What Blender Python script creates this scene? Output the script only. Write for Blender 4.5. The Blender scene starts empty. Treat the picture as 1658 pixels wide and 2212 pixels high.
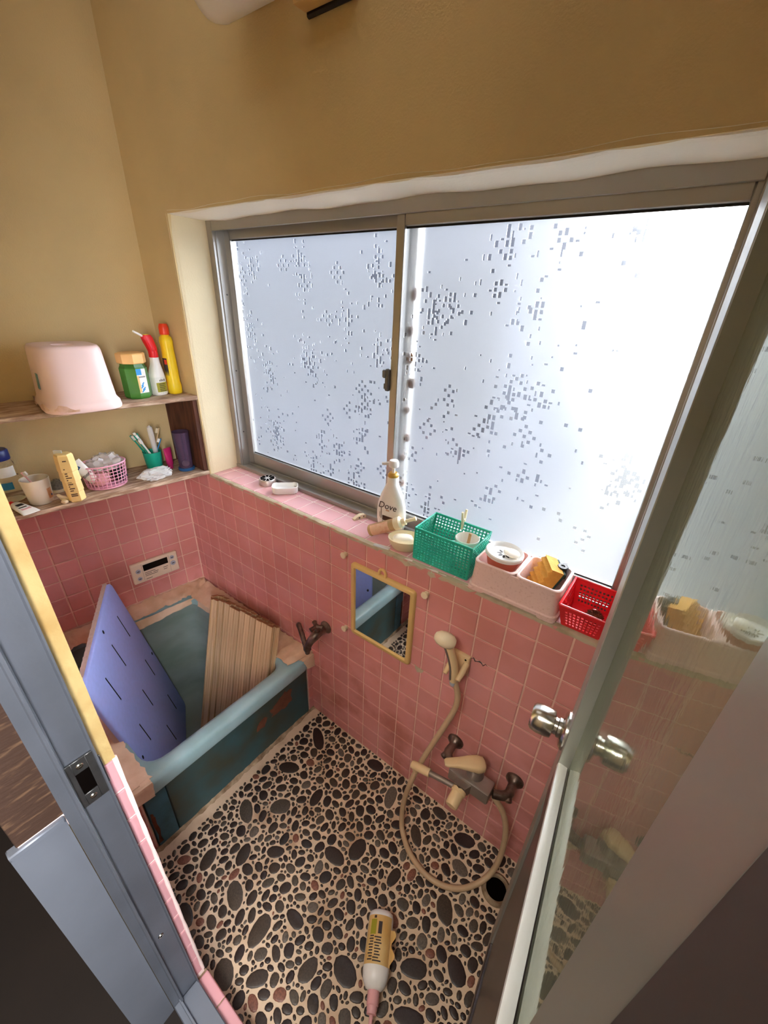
import bpy, bmesh, math, random
import numpy as np
from mathutils import Vector, Matrix, Euler

sc = bpy.context.scene
COL = sc.collection
PI = math.pi
rnd = random.Random(7)

# ------------------------------------------------------------------ camera
cam_d = bpy.data.cameras.new('camera')
cam = bpy.data.objects.new('camera', cam_d)
COL.objects.link(cam)
Rr = Vector((0.79449107, 0.60606653, 0.0383054))
Rd = Vector((0.30779668, -0.34750951, -0.88571911))
Rf = Vector((-0.52349322, 0.7154862, -0.46263847))
m3 = Matrix((Rr, -Rd, -Rf)).transposed()
cam.matrix_world = Matrix.Translation((1.73158, -0.84966, 1.62203)) @ m3.to_4x4()
cam_d.sensor_fit = 'HORIZONTAL'
cam_d.sensor_width = 36.0
cam_d.lens = 900.17 / 1658 * 36.0
cam_d.shift_x = -0.76 / 1658
cam_d.shift_y = 14.16 / 1658
cam_d.clip_start = 0.01
cam_d.clip_end = 100
sc.camera = cam

# ------------------------------------------------------------------ world: hazy sky with the sun behind thin cloud
SUN_DIR = Vector((0.06, 0.94, 0.32)).normalized()
w = bpy.data.worlds.new('world')
sc.world = w
w.use_nodes = True
nt = w.node_tree
for n_ in list(nt.nodes):
    nt.nodes.remove(n_)
def wn(t, **k):
    n_ = nt.nodes.new(t)
    for a, b in k.items():
        setattr(n_, a, b)
    return n_
tc = wn('ShaderNodeTexCoord')
nrm = wn('ShaderNodeVectorMath', operation='NORMALIZE')
nt.links.new(tc.outputs['Generated'], nrm.inputs[0])
dot = wn('ShaderNodeVectorMath', operation='DOT_PRODUCT')
nt.links.new(nrm.outputs[0], dot.inputs[0])
dot.inputs[1].default_value = SUN_DIR
mx = wn('ShaderNodeMath', operation='MAXIMUM')
nt.links.new(dot.outputs['Value'], mx.inputs[0]); mx.inputs[1].default_value = 0
def powm(e, k):
    p = wn('ShaderNodeMath', operation='POWER'); nt.links.new(mx.outputs[0], p.inputs[0]); p.inputs[1].default_value = e
    q = wn('ShaderNodeMath', operation='MULTIPLY'); nt.links.new(p.outputs[0], q.inputs[0]); q.inputs[1].default_value = k
    return q
GLOW_A, GLOW_B = 92.0, 7.0
ga = powm(60, GLOW_A); gb = powm(7, GLOW_B)
ad = wn('ShaderNodeMath', operation='ADD'); nt.links.new(ga.outputs[0], ad.inputs[0]); nt.links.new(gb.outputs[0], ad.inputs[1])
sep = wn('ShaderNodeSeparateXYZ'); nt.links.new(nrm.outputs[0], sep.inputs[0])
ramp = wn('ShaderNodeValToRGB')
mr = wn('ShaderNodeMapRange'); mr.inputs['From Min'].default_value = -1; mr.inputs['From Max'].default_value = 1
nt.links.new(sep.outputs['Z'], mr.inputs['Value'])
nt.links.new(mr.outputs[0], ramp.inputs[0])
cr = ramp.color_ramp
cr.elements[0].position = 0.30; cr.elements[0].color = (0.80, 0.84, 0.90, 1)
cr.elements[1].position = 0.75; cr.elements[1].color = (0.86, 0.94, 1.06, 1)
for p_, c_ in ((0.50, (0.86, 0.92, 1.0, 1)),):
    e_ = cr.elements.new(p_); e_.color = c_
bg1 = wn('ShaderNodeBackground'); nt.links.new(ramp.outputs[0], bg1.inputs['Color']); bg1.inputs['Strength'].default_value = 4.6
bg2 = wn('ShaderNodeBackground'); bg2.inputs['Color'].default_value = (1.0, 0.97, 0.92, 1); nt.links.new(ad.outputs[0], bg2.inputs['Strength'])
addsh = wn('ShaderNodeAddShader'); nt.links.new(bg1.outputs[0], addsh.inputs[0]); nt.links.new(bg2.outputs[0], addsh.inputs[1])
wo = wn('ShaderNodeOutputWorld'); nt.links.new(addsh.outputs[0], wo.inputs['Surface'])

# area fill lights added out of view to brighten the room
def area(name, loc, rot, sx, sy, power, col):
    d = bpy.data.lights.new(name, 'AREA'); d.shape = 'RECTANGLE'; d.size = sx; d.size_y = sy; d.energy = power; d.color = col
    o = bpy.data.objects.new(name, d); o.location = loc; o.rotation_euler = rot; COL.objects.link(o); return o
area('dressing_room_fill', (1.55, -1.65, 2.40), (0, 0, 0), 0.6, 0.6, 20.0, (1.0, 0.96, 0.90))  # added fill from above, behind the camera
area('bathroom_ceiling_fill', (0.85, -0.40, 2.60), (0, 0, 0), 1.1, 0.5, 1.25, (1.0, 0.97, 0.92))  # added soft fill under the bathroom ceiling, no fitting modelled
area('doorway_side_fill', (2.44, -1.24, 1.50), Vector((-0.93, 0.33, -0.14)).to_track_quat('-Z', 'Y').to_euler(), 0.52, 1.3, 52.0, (0.97, 0.98, 1.0))  # added fill shining through the doorway onto the left wall

sc.view_settings.view_transform = 'Standard'
sc.view_settings.look = 'None'
sc.view_settings.exposure = 0.32
sc.view_settings.gamma = 1.0
sc.view_settings.use_curve_mapping = False
sc.cycles.max_bounces = 14
sc.cycles.diffuse_bounces = 7
sc.cycles.glossy_bounces = 5
sc.cycles.transmission_bounces = 10
sc.cycles.transparent_max_bounces = 12
sc.cycles.sample_clamp_indirect = 30.0
sc.cycles.caustics_reflective = True
sc.cycles.caustics_refractive = True

# ------------------------------------------------------------------ materials
def srgb(r, g, b):
    f = lambda c: (c / 255 / 12.92) if c / 255 <= 0.04045 else (((c / 255 + 0.055) / 1.055) ** 2.4)
    return (f(r), f(g), f(b), 1)
def mat(name, col, rough=0.5, metal=0.0, var=0.0, scale=12.0, col2=None, bump=0.0, bscale=60.0, spec=0.5,
        rand=0.0, trans=0.0, ior=1.45, alpha=1.0, stretch=None, coords='Object', lo=0.35, hi=0.65, sss=0.0, coat=0.0):
    m = bpy.data.materials.new(name); m.use_nodes = True
    t = m.node_tree; b = t.nodes['Principled BSDF']
    b.inputs['Base Color'].default_value = col
    b.inputs['Roughness'].default_value = rough
    b.inputs['Metallic'].default_value = metal
    b.inputs['IOR'].default_value = ior
    b.inputs['Specular IOR Level'].default_value = spec
    b.inputs['Transmission Weight'].default_value = trans
    b.inputs['Alpha'].default_value = alpha
    b.inputs['Coat Weight'].default_value = coat
    if sss:
        b.inputs['Subsurface Weight'].default_value = sss
        b.inputs['Subsurface Radius'].default_value = (0.02, 0.015, 0.01)
    src = None
    if coords == 'World':
        g = t.nodes.new('ShaderNodeNewGeometry'); src = g.outputs['Position']
    else:
        g = t.nodes.new('ShaderNodeTexCoord'); src = g.outputs['Object']
    if stretch:
        mp = t.nodes.new('ShaderNodeMapping'); mp.inputs['Scale'].default_value = stretch
        t.links.new(src, mp.inputs['Vector']); src = mp.outputs['Vector']
    out = None
    if var or col2:
        n = t.nodes.new('ShaderNodeTexNoise'); n.inputs['Scale'].default_value = scale; n.inputs['Detail'].default_value = 6
        t.links.new(src, n.inputs['Vector'])
        r = t.nodes.new('ShaderNodeMapRange'); r.inputs['From Min'].default_value = lo; r.inputs['From Max'].default_value = hi
        t.links.new(n.outputs['Fac'], r.inputs['Value'])
        mixn = t.nodes.new('ShaderNodeMix'); mixn.data_type = 'RGBA'
        c2 = col2 if col2 else tuple(c * (1 - var) for c in col[:3]) + (1,)
        mixn.inputs['A'].default_value = col; mixn.inputs['B'].default_value = c2
        t.links.new(r.outputs[0], mixn.inputs['Factor'])
        out = mixn.outputs['Result']
    if rand:
        oi = t.nodes.new('ShaderNodeObjectInfo')
        r2 = t.nodes.new('ShaderNodeMapRange'); r2.inputs['To Min'].default_value = 1 - rand; r2.inputs['To Max'].default_value = 1 + rand * 0.6
        t.links.new(oi.outputs['Random'], r2.inputs['Value'])
        h = t.nodes.new('ShaderNodeHueSaturation'); t.links.new(r2.outputs[0], h.inputs['Value'])
        if out: t.links.new(out, h.inputs['Color'])
        else: h.inputs['Color'].default_value = col
        out = h.outputs['Color']
    if out: t.links.new(out, b.inputs['Base Color'])
    if bump:
        n2 = t.nodes.new('ShaderNodeTexNoise'); n2.inputs['Scale'].default_value = bscale; n2.inputs['Detail'].default_value = 4
        t.links.new(src, n2.inputs['Vector'])
        bp = t.nodes.new('ShaderNodeBump'); bp.inputs['Strength'].default_value = bump; bp.inputs['Distance'].default_value = 0.004
        t.links.new(n2.outputs['Fac'], bp.inputs['Height']); t.links.new(bp.outputs[0], b.inputs['Normal'])
    return m

M = {}
M['plaster'] = mat('ochre_plaster', srgb(216, 193, 146), 0.9, var=0.10, scale=3.0, bump=0.25, bscale=220, coords='World', spec=0.2)
M['plaster_jamb'] = mat('ochre_plaster_dirty', srgb(184, 160, 108), 0.85, col2=srgb(160, 124, 70), scale=9, bump=0.3, bscale=90, coords='World', spec=0.2, lo=0.45, hi=0.75)
M['reveal'] = mat('pale_plaster', srgb(226, 212, 178), 0.85, var=0.08, scale=5, bump=0.2, bscale=160, coords='World', spec=0.2)
M['head'] = mat('lit_head_plaster', srgb(240, 234, 218), 0.85, var=0.05, scale=5, bump=0.2, bscale=160, coords='World', spec=0.2)  # head lining whitened: window light painted into its plaster colour
M['sage'] = mat('sage_wall_paint', srgb(206, 208, 184), 0.6, var=0.08, scale=4, coords='World')
M['jamb_shade'] = mat('shaded_jamb', srgb(74, 64, 58), 0.55, metal=0.2, var=0.1, scale=8)  # hinge-side jamb painted dark to stand for the shade there
M['door_lower'] = mat('darkened_door_metal', srgb(98, 90, 90), 0.3, metal=0.75, var=0.25, scale=10, stretch=(1, 1, 0.2))  # darkened metal colour stands in for the dark floor mirrored in it
M['edging'] = mat('cement_edging', srgb(186, 172, 146), 0.9, col2=srgb(150, 130, 100), scale=18, bump=0.4, bscale=120, coords='World', lo=0.5, hi=0.8)
M['mould'] = mat('brown_mould', srgb(150, 106, 72), 0.9)
M['ceiling'] = mat('ceiling_paint', srgb(222, 208, 172), 0.9, var=0.05, coords='World')
M['grout'] = mat('tile_grout', srgb(232, 190, 172), 0.9, var=0.15, scale=25, coords='World')
M['sill_grout'] = mat('sill_grout', srgb(248, 224, 218), 0.9, var=0.1, scale=25, coords='World')
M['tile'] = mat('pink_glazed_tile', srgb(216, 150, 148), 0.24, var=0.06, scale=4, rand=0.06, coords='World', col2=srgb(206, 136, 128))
M['sill_tile'] = mat('pale_pink_tile', srgb(222, 168, 170), 0.18, var=0.05, scale=4, rand=0.04, coords='World')
M['jamb_tile'] = mat('rose_jamb_tile', srgb(218, 160, 166), 0.2, var=0.06, scale=8, rand=0.04, coords='World')
M['mortar'] = mat('grey_mortar', srgb(176, 156, 128), 0.95, col2=srgb(120, 96, 72), scale=30, bump=0.6, bscale=120, coords='World')
M['alu'] = mat('window_aluminium', srgb(176, 172, 166), 0.38, metal=0.75, var=0.06, scale=5)
M['alu_dark'] = mat('dull_aluminium', srgb(112, 117, 127), 0.45, metal=0.55, var=0.18, scale=7, bump=0.05, bscale=200)
M['alu_door'] = mat('door_aluminium', srgb(168, 168, 158), 0.36, metal=0.6, var=0.10, scale=9, stretch=(1, 1, 0.15))
M['alu_white'] = mat('pale_bead', srgb(240, 240, 234), 0.35, metal=0.25, var=0.08, scale=14)
M['strainer'] = mat('satin_steel', srgb(214, 206, 200), 0.4, metal=0.85)
M['steel'] = mat('brushed_steel', srgb(206, 200, 190), 0.22, metal=1.0, var=0.06, scale=30)
M['strike'] = mat('strike_plate_steel', srgb(112, 112, 112), 0.4, metal=0.9, var=0.25, scale=30)
M['dark_hole'] = mat('dark_void', srgb(10, 7, 6), 0.95, spec=0.0)
M['rubber'] = mat('black_rubber', srgb(22, 20, 20), 0.5)
M['bronze'] = mat('tarnished_brass', srgb(150, 132, 120), 0.36, metal=0.85, col2=srgb(98, 82, 74), scale=30)
M['chrome_dull'] = mat('dull_chrome', srgb(168, 158, 150), 0.36, metal=0.75, var=0.12, scale=25)
M['mirror'] = mat('mirror_silver', (0.80, 0.82, 0.82, 1), 0.02, metal=1.0)
M['ply'] = mat('scraped_plywood', srgb(58, 37, 25), 0.75, col2=srgb(122, 92, 66), scale=42, stretch=(1, 0.5, 2.4), bump=0.3, lo=0.54, hi=0.80)
M['sheet'] = mat('grey_sheet_metal', srgb(122, 128, 140), 0.4, metal=0.35, var=0.10, scale=6, bump=0.06, bscale=40)
M['wash_dark'] = mat('dark_boards', srgb(30, 21, 17), 0.75, var=0.2, scale=8, coords='World')
M['wash_wall'] = mat('dressing_room_wall', srgb(150, 132, 106), 0.9, var=0.1, scale=3, coords='World')
M['tub'] = mat('aqua_enamel', srgb(160, 194, 200), 0.3, col2=srgb(138, 170, 172), scale=7, bump=0.05, bscale=30, coords='World')
M['tub_in'] = mat('aqua_enamel_scaled', srgb(142, 158, 154), 0.45, col2=srgb(124, 142, 132), scale=5, coords='World', stretch=(1, 1, 2.5))
M['panel'] = mat('teal_panel', srgb(50, 84, 88), 0.5, col2=srgb(62, 68, 56), scale=6, coords='World', bump=0.1, bscale=40, lo=0.4, hi=0.62)
M['panel_blue'] = mat('blue_panel', srgb(60, 112, 132), 0.45, col2=srgb(44, 78, 86), scale=9, coords='World', lo=0.45, hi=0.7)
M['rust'] = mat('rust_patch', srgb(112, 66, 44), 0.9, var=0.3, scale=40, bump=0.4)
M['tape'] = mat('beige_tape', srgb(228, 202, 174), 0.7, col2=srgb(204, 168, 132), scale=10, bump=0.5, bscale=24, coords='World', lo=0.42, hi=0.7)
M['board'] = mat('lavender_foam', srgb(164, 182, 252), 0.75, var=0.05, scale=60, bump=0.12, bscale=500)
M['board_back'] = mat('foam_back', srgb(196, 178, 172), 0.75, var=0.1, scale=20)
M['slot'] = mat('slot_cut', srgb(40, 40, 50), 0.95, spec=0.0)
M['slat'] = mat('wood_slat', srgb(220, 194, 154), 0.6, col2=srgb(176, 140, 98), scale=9, stretch=(26, 0.5, 26), rand=0.13, bump=0.2, bscale=14)
M['slat_end'] = mat('slat_end', srgb(172, 122, 82), 0.7, var=0.25, scale=60)
M['shelf_wood'] = mat('weathered_wood', srgb(148, 118, 96), 0.8, col2=srgb(208, 184, 160), scale=14, stretch=(6, 1, 6), bump=0.4, bscale=30, lo=0.42, hi=0.68)
M['shelf_dark'] = mat('dark_wood', srgb(96, 56, 38), 0.75, col2=srgb(66, 36, 24), scale=12, stretch=(6, 6, 0.8), bump=0.2)
M['stool'] = mat('pale_pink_plastic', srgb(232, 204, 202), 0.45, var=0.04, scale=4, sss=0.05)
M['stool_dirt'] = mat('limescale_stain', srgb(196, 156, 128), 0.8, col2=srgb(226, 196, 186), scale=26, lo=0.4, hi=0.6)
M['white'] = mat('white_plastic', srgb(236, 234, 230), 0.35, var=0.02, sss=0.03)
M['cream'] = mat('cream_plastic', srgb(232, 216, 182), 0.4, var=0.06, scale=10, sss=0.05)
M['beige'] = mat('aged_beige_plastic', srgb(226, 198, 152), 0.45, var=0.08, scale=12)
M['ivory'] = mat('ivory_plastic', srgb(230, 212, 186), 0.45, var=0.05, scale=12)
M['tan'] = mat('tan_lid', srgb(232, 184, 116), 0.4, var=0.05)
M['frame_tan'] = mat('mirror_frame_plastic', srgb(216, 182, 116), 0.4, var=0.08, scale=12)
M['hose'] = mat('hose_vinyl', srgb(196, 168, 134), 0.45, var=0.10, scale=20)
M['red'] = mat('red_plastic', srgb(226, 34, 44), 0.35, var=0.04)
M['red_cap'] = mat('orange_red_cap', srgb(232, 66, 32), 0.35)
M['yellow'] = mat('yellow_plastic', srgb(250, 216, 40), 0.35, var=0.03, sss=0.05)
M['green_basket'] = mat('green_plastic', srgb(38, 176, 148), 0.35, var=0.05)
M['green_cup'] = mat('jade_cup', srgb(24, 160, 134), 0.3)
M['green_liquid'] = mat('green_liquid', srgb(70, 130, 52), 0.1, var=0.1)
M['clear'] = mat('clear_plastic', (0.95, 0.95, 0.95, 1), 0.08, trans=1.0, ior=1.15)
M['smoke'] = mat('smoky_purple_plastic', srgb(92, 72, 100), 0.12, alpha=0.55, spec=0.7)
M['blue_base'] = mat('blue_plastic', srgb(38, 84, 132), 0.35)
M['navy'] = mat('navy_cap', srgb(24, 40, 112), 0.35)
M['magenta'] = mat('magenta_tube', srgb(190, 40, 110), 0.35)
M['pink_wire'] = mat('pink_coated_wire', srgb(236, 170, 196), 0.4)
M['pink'] = mat('pink_plastic', srgb(226, 168, 168), 0.4, var=0.05)
M['bag'] = mat('thin_clear_bag', (0.86, 0.87, 0.87, 1), 0.12, alpha=0.34, spec=0.9)
M['net'] = mat('white_net', srgb(238, 238, 238), 0.6, alpha=0.5)
M['teal_sticker'] = mat('teal_sticker', srgb(96, 150, 146), 0.4, var=0.2, scale=60)
M['blue_label'] = mat('blue_print', srgb(40, 140, 206), 0.4)
M['paper'] = mat('pale_label', srgb(226, 226, 222), 0.45, var=0.08, scale=60)
M['print'] = mat('dark_print', srgb(58, 46, 44), 0.5)
M['print_brown'] = mat('brown_print', srgb(84, 56, 44), 0.5)
M['olive'] = mat('olive_print', srgb(156, 150, 40), 0.45)
M['carton'] = mat('yellowed_pack', srgb(240, 210, 142), 0.45, var=0.06, scale=14, bump=0.3, bscale=40)
M['label_gold'] = mat('peeling_gold_label', srgb(222, 190, 128), 0.3, col2=srgb(206, 160, 88), scale=16)
M['mug'] = mat('white_ceramic', srgb(234, 228, 218), 0.2, coat=0.3)
M['decor'] = mat('floral_decal', srgb(206, 150, 106), 0.4, col2=srgb(232, 196, 160), scale=60)
M['bristle'] = mat('grey_bristle', srgb(150, 144, 132), 0.8, var=0.4, scale=120)
M['soap'] = mat('white_soap', srgb(240, 232, 216), 0.35, sss=0.15)
M['amber'] = mat('amber_bottle', srgb(238, 206, 158), 0.12, trans=0.55, ior=1.12)
M['peach'] = mat('peach_label', srgb(240, 198, 170), 0.4, col2=srgb(224, 150, 124), scale=70, alpha=0.8, lo=0.5, hi=0.8)
M['stone'] = mat('speckled_pink_plastic', srgb(228, 196, 188), 0.5, col2=srgb(206, 168, 156), scale=160, lo=0.55, hi=0.75)
M['terra'] = mat('terracotta_plastic', srgb(206, 108, 82), 0.4, var=0.08)
M['sponge'] = mat('ochre_sponge', srgb(222, 164, 72), 0.9, var=0.15, scale=50, bump=0.6, bscale=220)
M['scour'] = mat('dark_scourer', srgb(60, 84, 76), 0.95, var=0.3, scale=90, bump=0.8, bscale=200)
M['coir'] = mat('brown_fibre', srgb(116, 58, 30), 0.9, var=0.5, scale=120)
M['stick'] = mat('wood_stick', srgb(170, 128, 84), 0.7)
M['gold'] = mat('gold_collar', srgb(206, 160, 74), 0.3, metal=0.4)
M['lcd'] = mat('black_lcd', srgb(16, 15, 16), 0.15)
M['button'] = mat('grey_button', srgb(168, 172, 184), 0.45)
M['lamp_glass'] = mat('opal_glass', srgb(226, 222, 214), 0.3, sss=0.1)
M['vent_tan'] = mat('tan_cover', srgb(206, 172, 112), 0.45, var=0.05)
M['floor_grout'] = mat('cream_grout', srgb(218, 194, 166), 0.85, col2=srgb(168, 132, 100), scale=9, coords='World', lo=0.5, hi=0.8, bump=0.2, bscale=150)

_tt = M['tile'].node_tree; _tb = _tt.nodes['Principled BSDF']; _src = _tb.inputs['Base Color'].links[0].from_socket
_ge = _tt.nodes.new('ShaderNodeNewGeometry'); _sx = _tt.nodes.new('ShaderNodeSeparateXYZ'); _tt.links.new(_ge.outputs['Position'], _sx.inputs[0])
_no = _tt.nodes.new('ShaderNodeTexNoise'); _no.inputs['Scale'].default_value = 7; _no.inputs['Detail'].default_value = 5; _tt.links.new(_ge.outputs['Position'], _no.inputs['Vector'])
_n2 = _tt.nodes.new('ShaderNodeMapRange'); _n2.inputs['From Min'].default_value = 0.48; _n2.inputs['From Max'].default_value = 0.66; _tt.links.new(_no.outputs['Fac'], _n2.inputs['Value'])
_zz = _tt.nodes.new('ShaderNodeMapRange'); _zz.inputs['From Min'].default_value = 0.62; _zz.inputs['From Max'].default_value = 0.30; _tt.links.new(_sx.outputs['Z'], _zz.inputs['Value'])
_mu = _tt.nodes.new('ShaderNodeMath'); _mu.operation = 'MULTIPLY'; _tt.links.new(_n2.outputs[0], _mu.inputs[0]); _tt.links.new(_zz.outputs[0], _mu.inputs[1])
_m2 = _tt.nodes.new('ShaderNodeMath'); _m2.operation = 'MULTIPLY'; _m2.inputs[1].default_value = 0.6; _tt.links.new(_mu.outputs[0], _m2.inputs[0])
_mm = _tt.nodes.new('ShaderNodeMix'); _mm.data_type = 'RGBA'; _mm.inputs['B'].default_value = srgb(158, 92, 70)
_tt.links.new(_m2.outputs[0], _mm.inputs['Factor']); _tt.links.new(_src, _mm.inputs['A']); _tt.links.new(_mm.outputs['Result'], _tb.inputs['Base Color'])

def pebble_mat(name, island):
    m = bpy.data.materials.new(name); m.use_nodes = True
    t = m.node_tree; b = t.nodes['Principled BSDF']
    if island:
        s = t.nodes.new('ShaderNodeNewGeometry').outputs['Random Per Island']
    else:
        s = t.nodes.new('ShaderNodeObjectInfo').outputs['Random']
    r = t.nodes.new('ShaderNodeValToRGB'); t.links.new(s, r.inputs[0])
    c = r.color_ramp; c.interpolation = 'CONSTANT'
    c.elements[0].position = 0; c.elements[0].color = srgb(52, 40, 34)
    c.elements[1].position = 0.30; c.elements[1].color = srgb(68, 56, 46)
    for p_, cc in ((0.45, (46, 33, 30)), (0.64, (80, 70, 60)), (0.74, (60, 48, 40)), (0.88, (100, 90, 80)), (0.94, (126, 80, 64)), (0.97, (42, 34, 32))):
        e = c.elements.new(p_); e.color = srgb(*cc)
    g = t.nodes.new('ShaderNodeNewGeometry')
    n = t.nodes.new('ShaderNodeTexNoise'); n.inputs['Scale'].default_value = 260; n.inputs['Detail'].default_value = 3
    t.links.new(g.outputs['Position'], n.inputs['Vector'])
    mrn = t.nodes.new('ShaderNodeMapRange'); mrn.inputs['From Min'].default_value = .3; mrn.inputs['From Max'].default_value = .7
    mrn.inputs['To Min'].default_value = .65; mrn.inputs['To Max'].default_value = 1.3
    t.links.new(n.outputs['Fac'], mrn.inputs['Value'])
    h = t.nodes.new('ShaderNodeHueSaturation'); t.links.new(r.outputs[0], h.inputs['Color']); t.links.new(mrn.outputs[0], h.inputs['Value'])
    t.links.new(h.outputs[0], b.inputs['Base Color'])
    b.inputs['Roughness'].default_value = 0.42
    return m
M['pebble'] = pebble_mat('river_pebble', False)
M['pebble_small'] = pebble_mat('river_pebble_small', True)

def glass_mat(name, rough, tint, translucent, ior=1.3):
    m = bpy.data.materials.new(name); m.use_nodes = True
    t = m.node_tree; t.nodes.remove(t.nodes['Principled BSDF']); out = t.nodes['Material Output']
    g = t.nodes.new('ShaderNodeBsdfGlass'); g.inputs['Roughness'].default_value = rough; g.inputs['Color'].default_value = tint; g.inputs['IOR'].default_value = ior
    if translucent:
        tr = t.nodes.new('ShaderNodeBsdfTranslucent'); tr.inputs['Color'].default_value = tint
        mxs = t.nodes.new('ShaderNodeMixShader'); mxs.inputs[0].default_value = translucent
        t.links.new(g.outputs[0], mxs.inputs[1]); t.links.new(tr.outputs[0], mxs.inputs[2])
        t.links.new(mxs.outputs[0], out.inputs['Surface'])
    else:
        t.links.new(g.outputs[0], out.inputs['Surface'])
    return m, g
M['frost'], _ = glass_mat('frosted_glass', 0.42, (0.93, 0.96, 1.0, 1), 0.12)
M['relief'], _ = glass_mat('relief_glass', 0.13, (0.95, 0.97, 1.0, 1), 0.0)
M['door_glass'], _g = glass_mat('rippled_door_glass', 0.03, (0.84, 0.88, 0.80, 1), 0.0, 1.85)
_t = M['door_glass'].node_tree
# greenish haze painted over the door glass as a diffuse mix
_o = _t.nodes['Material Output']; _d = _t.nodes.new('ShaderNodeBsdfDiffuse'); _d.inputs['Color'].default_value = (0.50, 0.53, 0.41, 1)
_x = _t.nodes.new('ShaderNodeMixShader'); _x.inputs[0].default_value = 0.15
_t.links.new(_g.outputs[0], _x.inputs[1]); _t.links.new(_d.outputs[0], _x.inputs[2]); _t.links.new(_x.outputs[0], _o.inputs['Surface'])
_n = _t.nodes.new('ShaderNodeTexNoise'); _n.inputs['Scale'].default_value = 55; _n.inputs['Detail'].default_value = 3
_m = _t.nodes.new('ShaderNodeMapping'); _m.inputs['Scale'].default_value = (1, 1, 0.5)
_c = _t.nodes.new('ShaderNodeTexCoord'); _b = _t.nodes.new('ShaderNodeBump'); _b.inputs['Strength'].default_value = 0.035; _b.inputs['Distance'].default_value = 0.003
_t.links.new(_c.outputs['Object'], _m.inputs['Vector']); _t.links.new(_m.outputs[0], _n.inputs['Vector'])
_t.links.new(_n.outputs['Fac'], _b.inputs['Height']); _t.links.new(_b.outputs[0], _g.inputs['Normal'])

# ------------------------------------------------------------------ geometry helper
class G:
    def __init__(s): s.v = []; s.f = []; s.mi = []; s.cur = 0
    def m(s, i): s.cur = i; return s
    def add(s, vs, fs, T=None):
        b = len(s.v)
        for v in vs:
            v = Vector(v)
            s.v.append(tuple(T @ v) if T is not None else tuple(v))
        for f in fs: s.f.append(tuple(b + i for i in f)); s.mi.append(s.cur)
        return s
    def bm(s, bm_, T=None):
        bm_.verts.ensure_lookup_table(); bm_.verts.index_update()
        s.add([v.co.copy() for v in bm_.verts], [[v.index for v in f.verts] for f in bm_.faces], T); bm_.free(); return s
    def box(s, c, d, T=None, bev=0.0, seg=1, rot=None):
        b = bmesh.new(); bmesh.ops.create_cube(b, size=1)
        for v in b.verts: v.co = Vector((v.co.x * d[0], v.co.y * d[1], v.co.z * d[2]))
        if bev: bmesh.ops.bevel(b, geom=list(b.edges), offset=bev, segments=seg, affect='EDGES', profile=0.5)
        X = Matrix.Translation(c)
        if rot: X = X @ Euler(rot).to_matrix().to_4x4()
        return s.bm(b, (T @ X) if T is not None else X)
    def mm(s, a, b, T=None, bev=0.0, seg=1):
        c = [(a[i] + b[i]) / 2 for i in range(3)]; d = [abs(b[i] - a[i]) for i in range(3)]
        return s.box(c, d, T, bev, seg)
    def loft(s, rings, T=None, cap0=True, cap1=True, closed=True):
        n = len(rings[0]); vs = [p for r in rings for p in r]; fs = []
        for i in range(len(rings) - 1):
            for j in range(n if closed else n - 1):
                k = (j + 1) % n
                fs.append((i * n + j, i * n + k, (i + 1) * n + k, (i + 1) * n + j))
        if cap0: fs.append(tuple(reversed(range(n))))
        if cap1: fs.append(tuple((len(rings) - 1) * n + j for j in range(n)))
        return s.add(vs, fs, T)
    def lathe(s, prof, n=24, T=None, cap0=True, cap1=True, sx=1.0, sy=1.0):
        return s.loft([[(r * sx * math.cos(2 * PI * j / n), r * sy * math.sin(2 * PI * j / n), z) for j in range(n)] for r, z in prof], T, cap0, cap1)
    def cyl(s, p0, p1, r0, r1=None, n=16):
        r1 = r0 if r1 is None else r1
        p0 = Vector(p0); p1 = Vector(p1); d = p1 - p0
        T = Matrix.Translation(p0) @ d.to_track_quat('Z', 'Y').to_matrix().to_4x4()
        return s.lathe([(r0, 0), (r1, d.length)], n, T)
    def axis(s, p0, p1, prof, n=20, sx=1.0, sy=1.0, roll=0.0):
        p0 = Vector(p0); p1 = Vector(p1); d = p1 - p0
        T = Matrix.Translation(p0) @ d.to_track_quat('Z', 'Y').to_matrix().to_4x4() @ Matrix.Rotation(roll, 4, 'Z')
        return s.lathe(prof, n, T, sx=sx, sy=sy)
    def tube(s, pts, r, n=10, smooth=0):
        P = [Vector(p) for p in pts]
        rs = list(r) if isinstance(r, (list, tuple)) else [r] * len(P)
        for _ in range(smooth):
            def cut(L):
                Q = [L[0]]
                for a, b in zip(L[:-1], L[1:]): Q += [a * 0.75 + b * 0.25, a * 0.25 + b * 0.75]
                return Q + [L[-1]]
            P, rs = cut(P), cut(rs)
        rings = []; up = Vector((0.13, 0.21, 0.97))
        t0 = (P[1] - P[0]).normalized(); nx = t0.cross(up).normalized()
        for i, p in enumerate(P):
            t = (P[min(i + 1, len(P) - 1)] - P[max(i - 1, 0)]).normalized()
            nx = (nx - t * nx.dot(t)).normalized(); ny = t.cross(nx)
            rings.append([p + (nx * math.cos(2 * PI * j / n) + ny * math.sin(2 * PI * j / n)) * rs[i] for j in range(n)])
        return s.loft(rings)
    def ell(s, c, r, n=20, m_=10, T=None):
        rings = []
        for i in range(1, m_):
            a = -PI / 2 + PI * i / m_
            rings.append([(c[0] + r[0] * math.cos(a) * math.cos(2 * PI * j / n), c[1] + r[1] * math.cos(a) * math.sin(2 * PI * j / n), c[2] + r[2] * math.sin(a)) for j in range(n)])
        return s.loft(rings, T)
    def prism(s, poly, z0, z1, T=None):
        return s.loft([[(x, y, z0) for x, y in poly], [(x, y, z1) for x, y in poly]], T)

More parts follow.
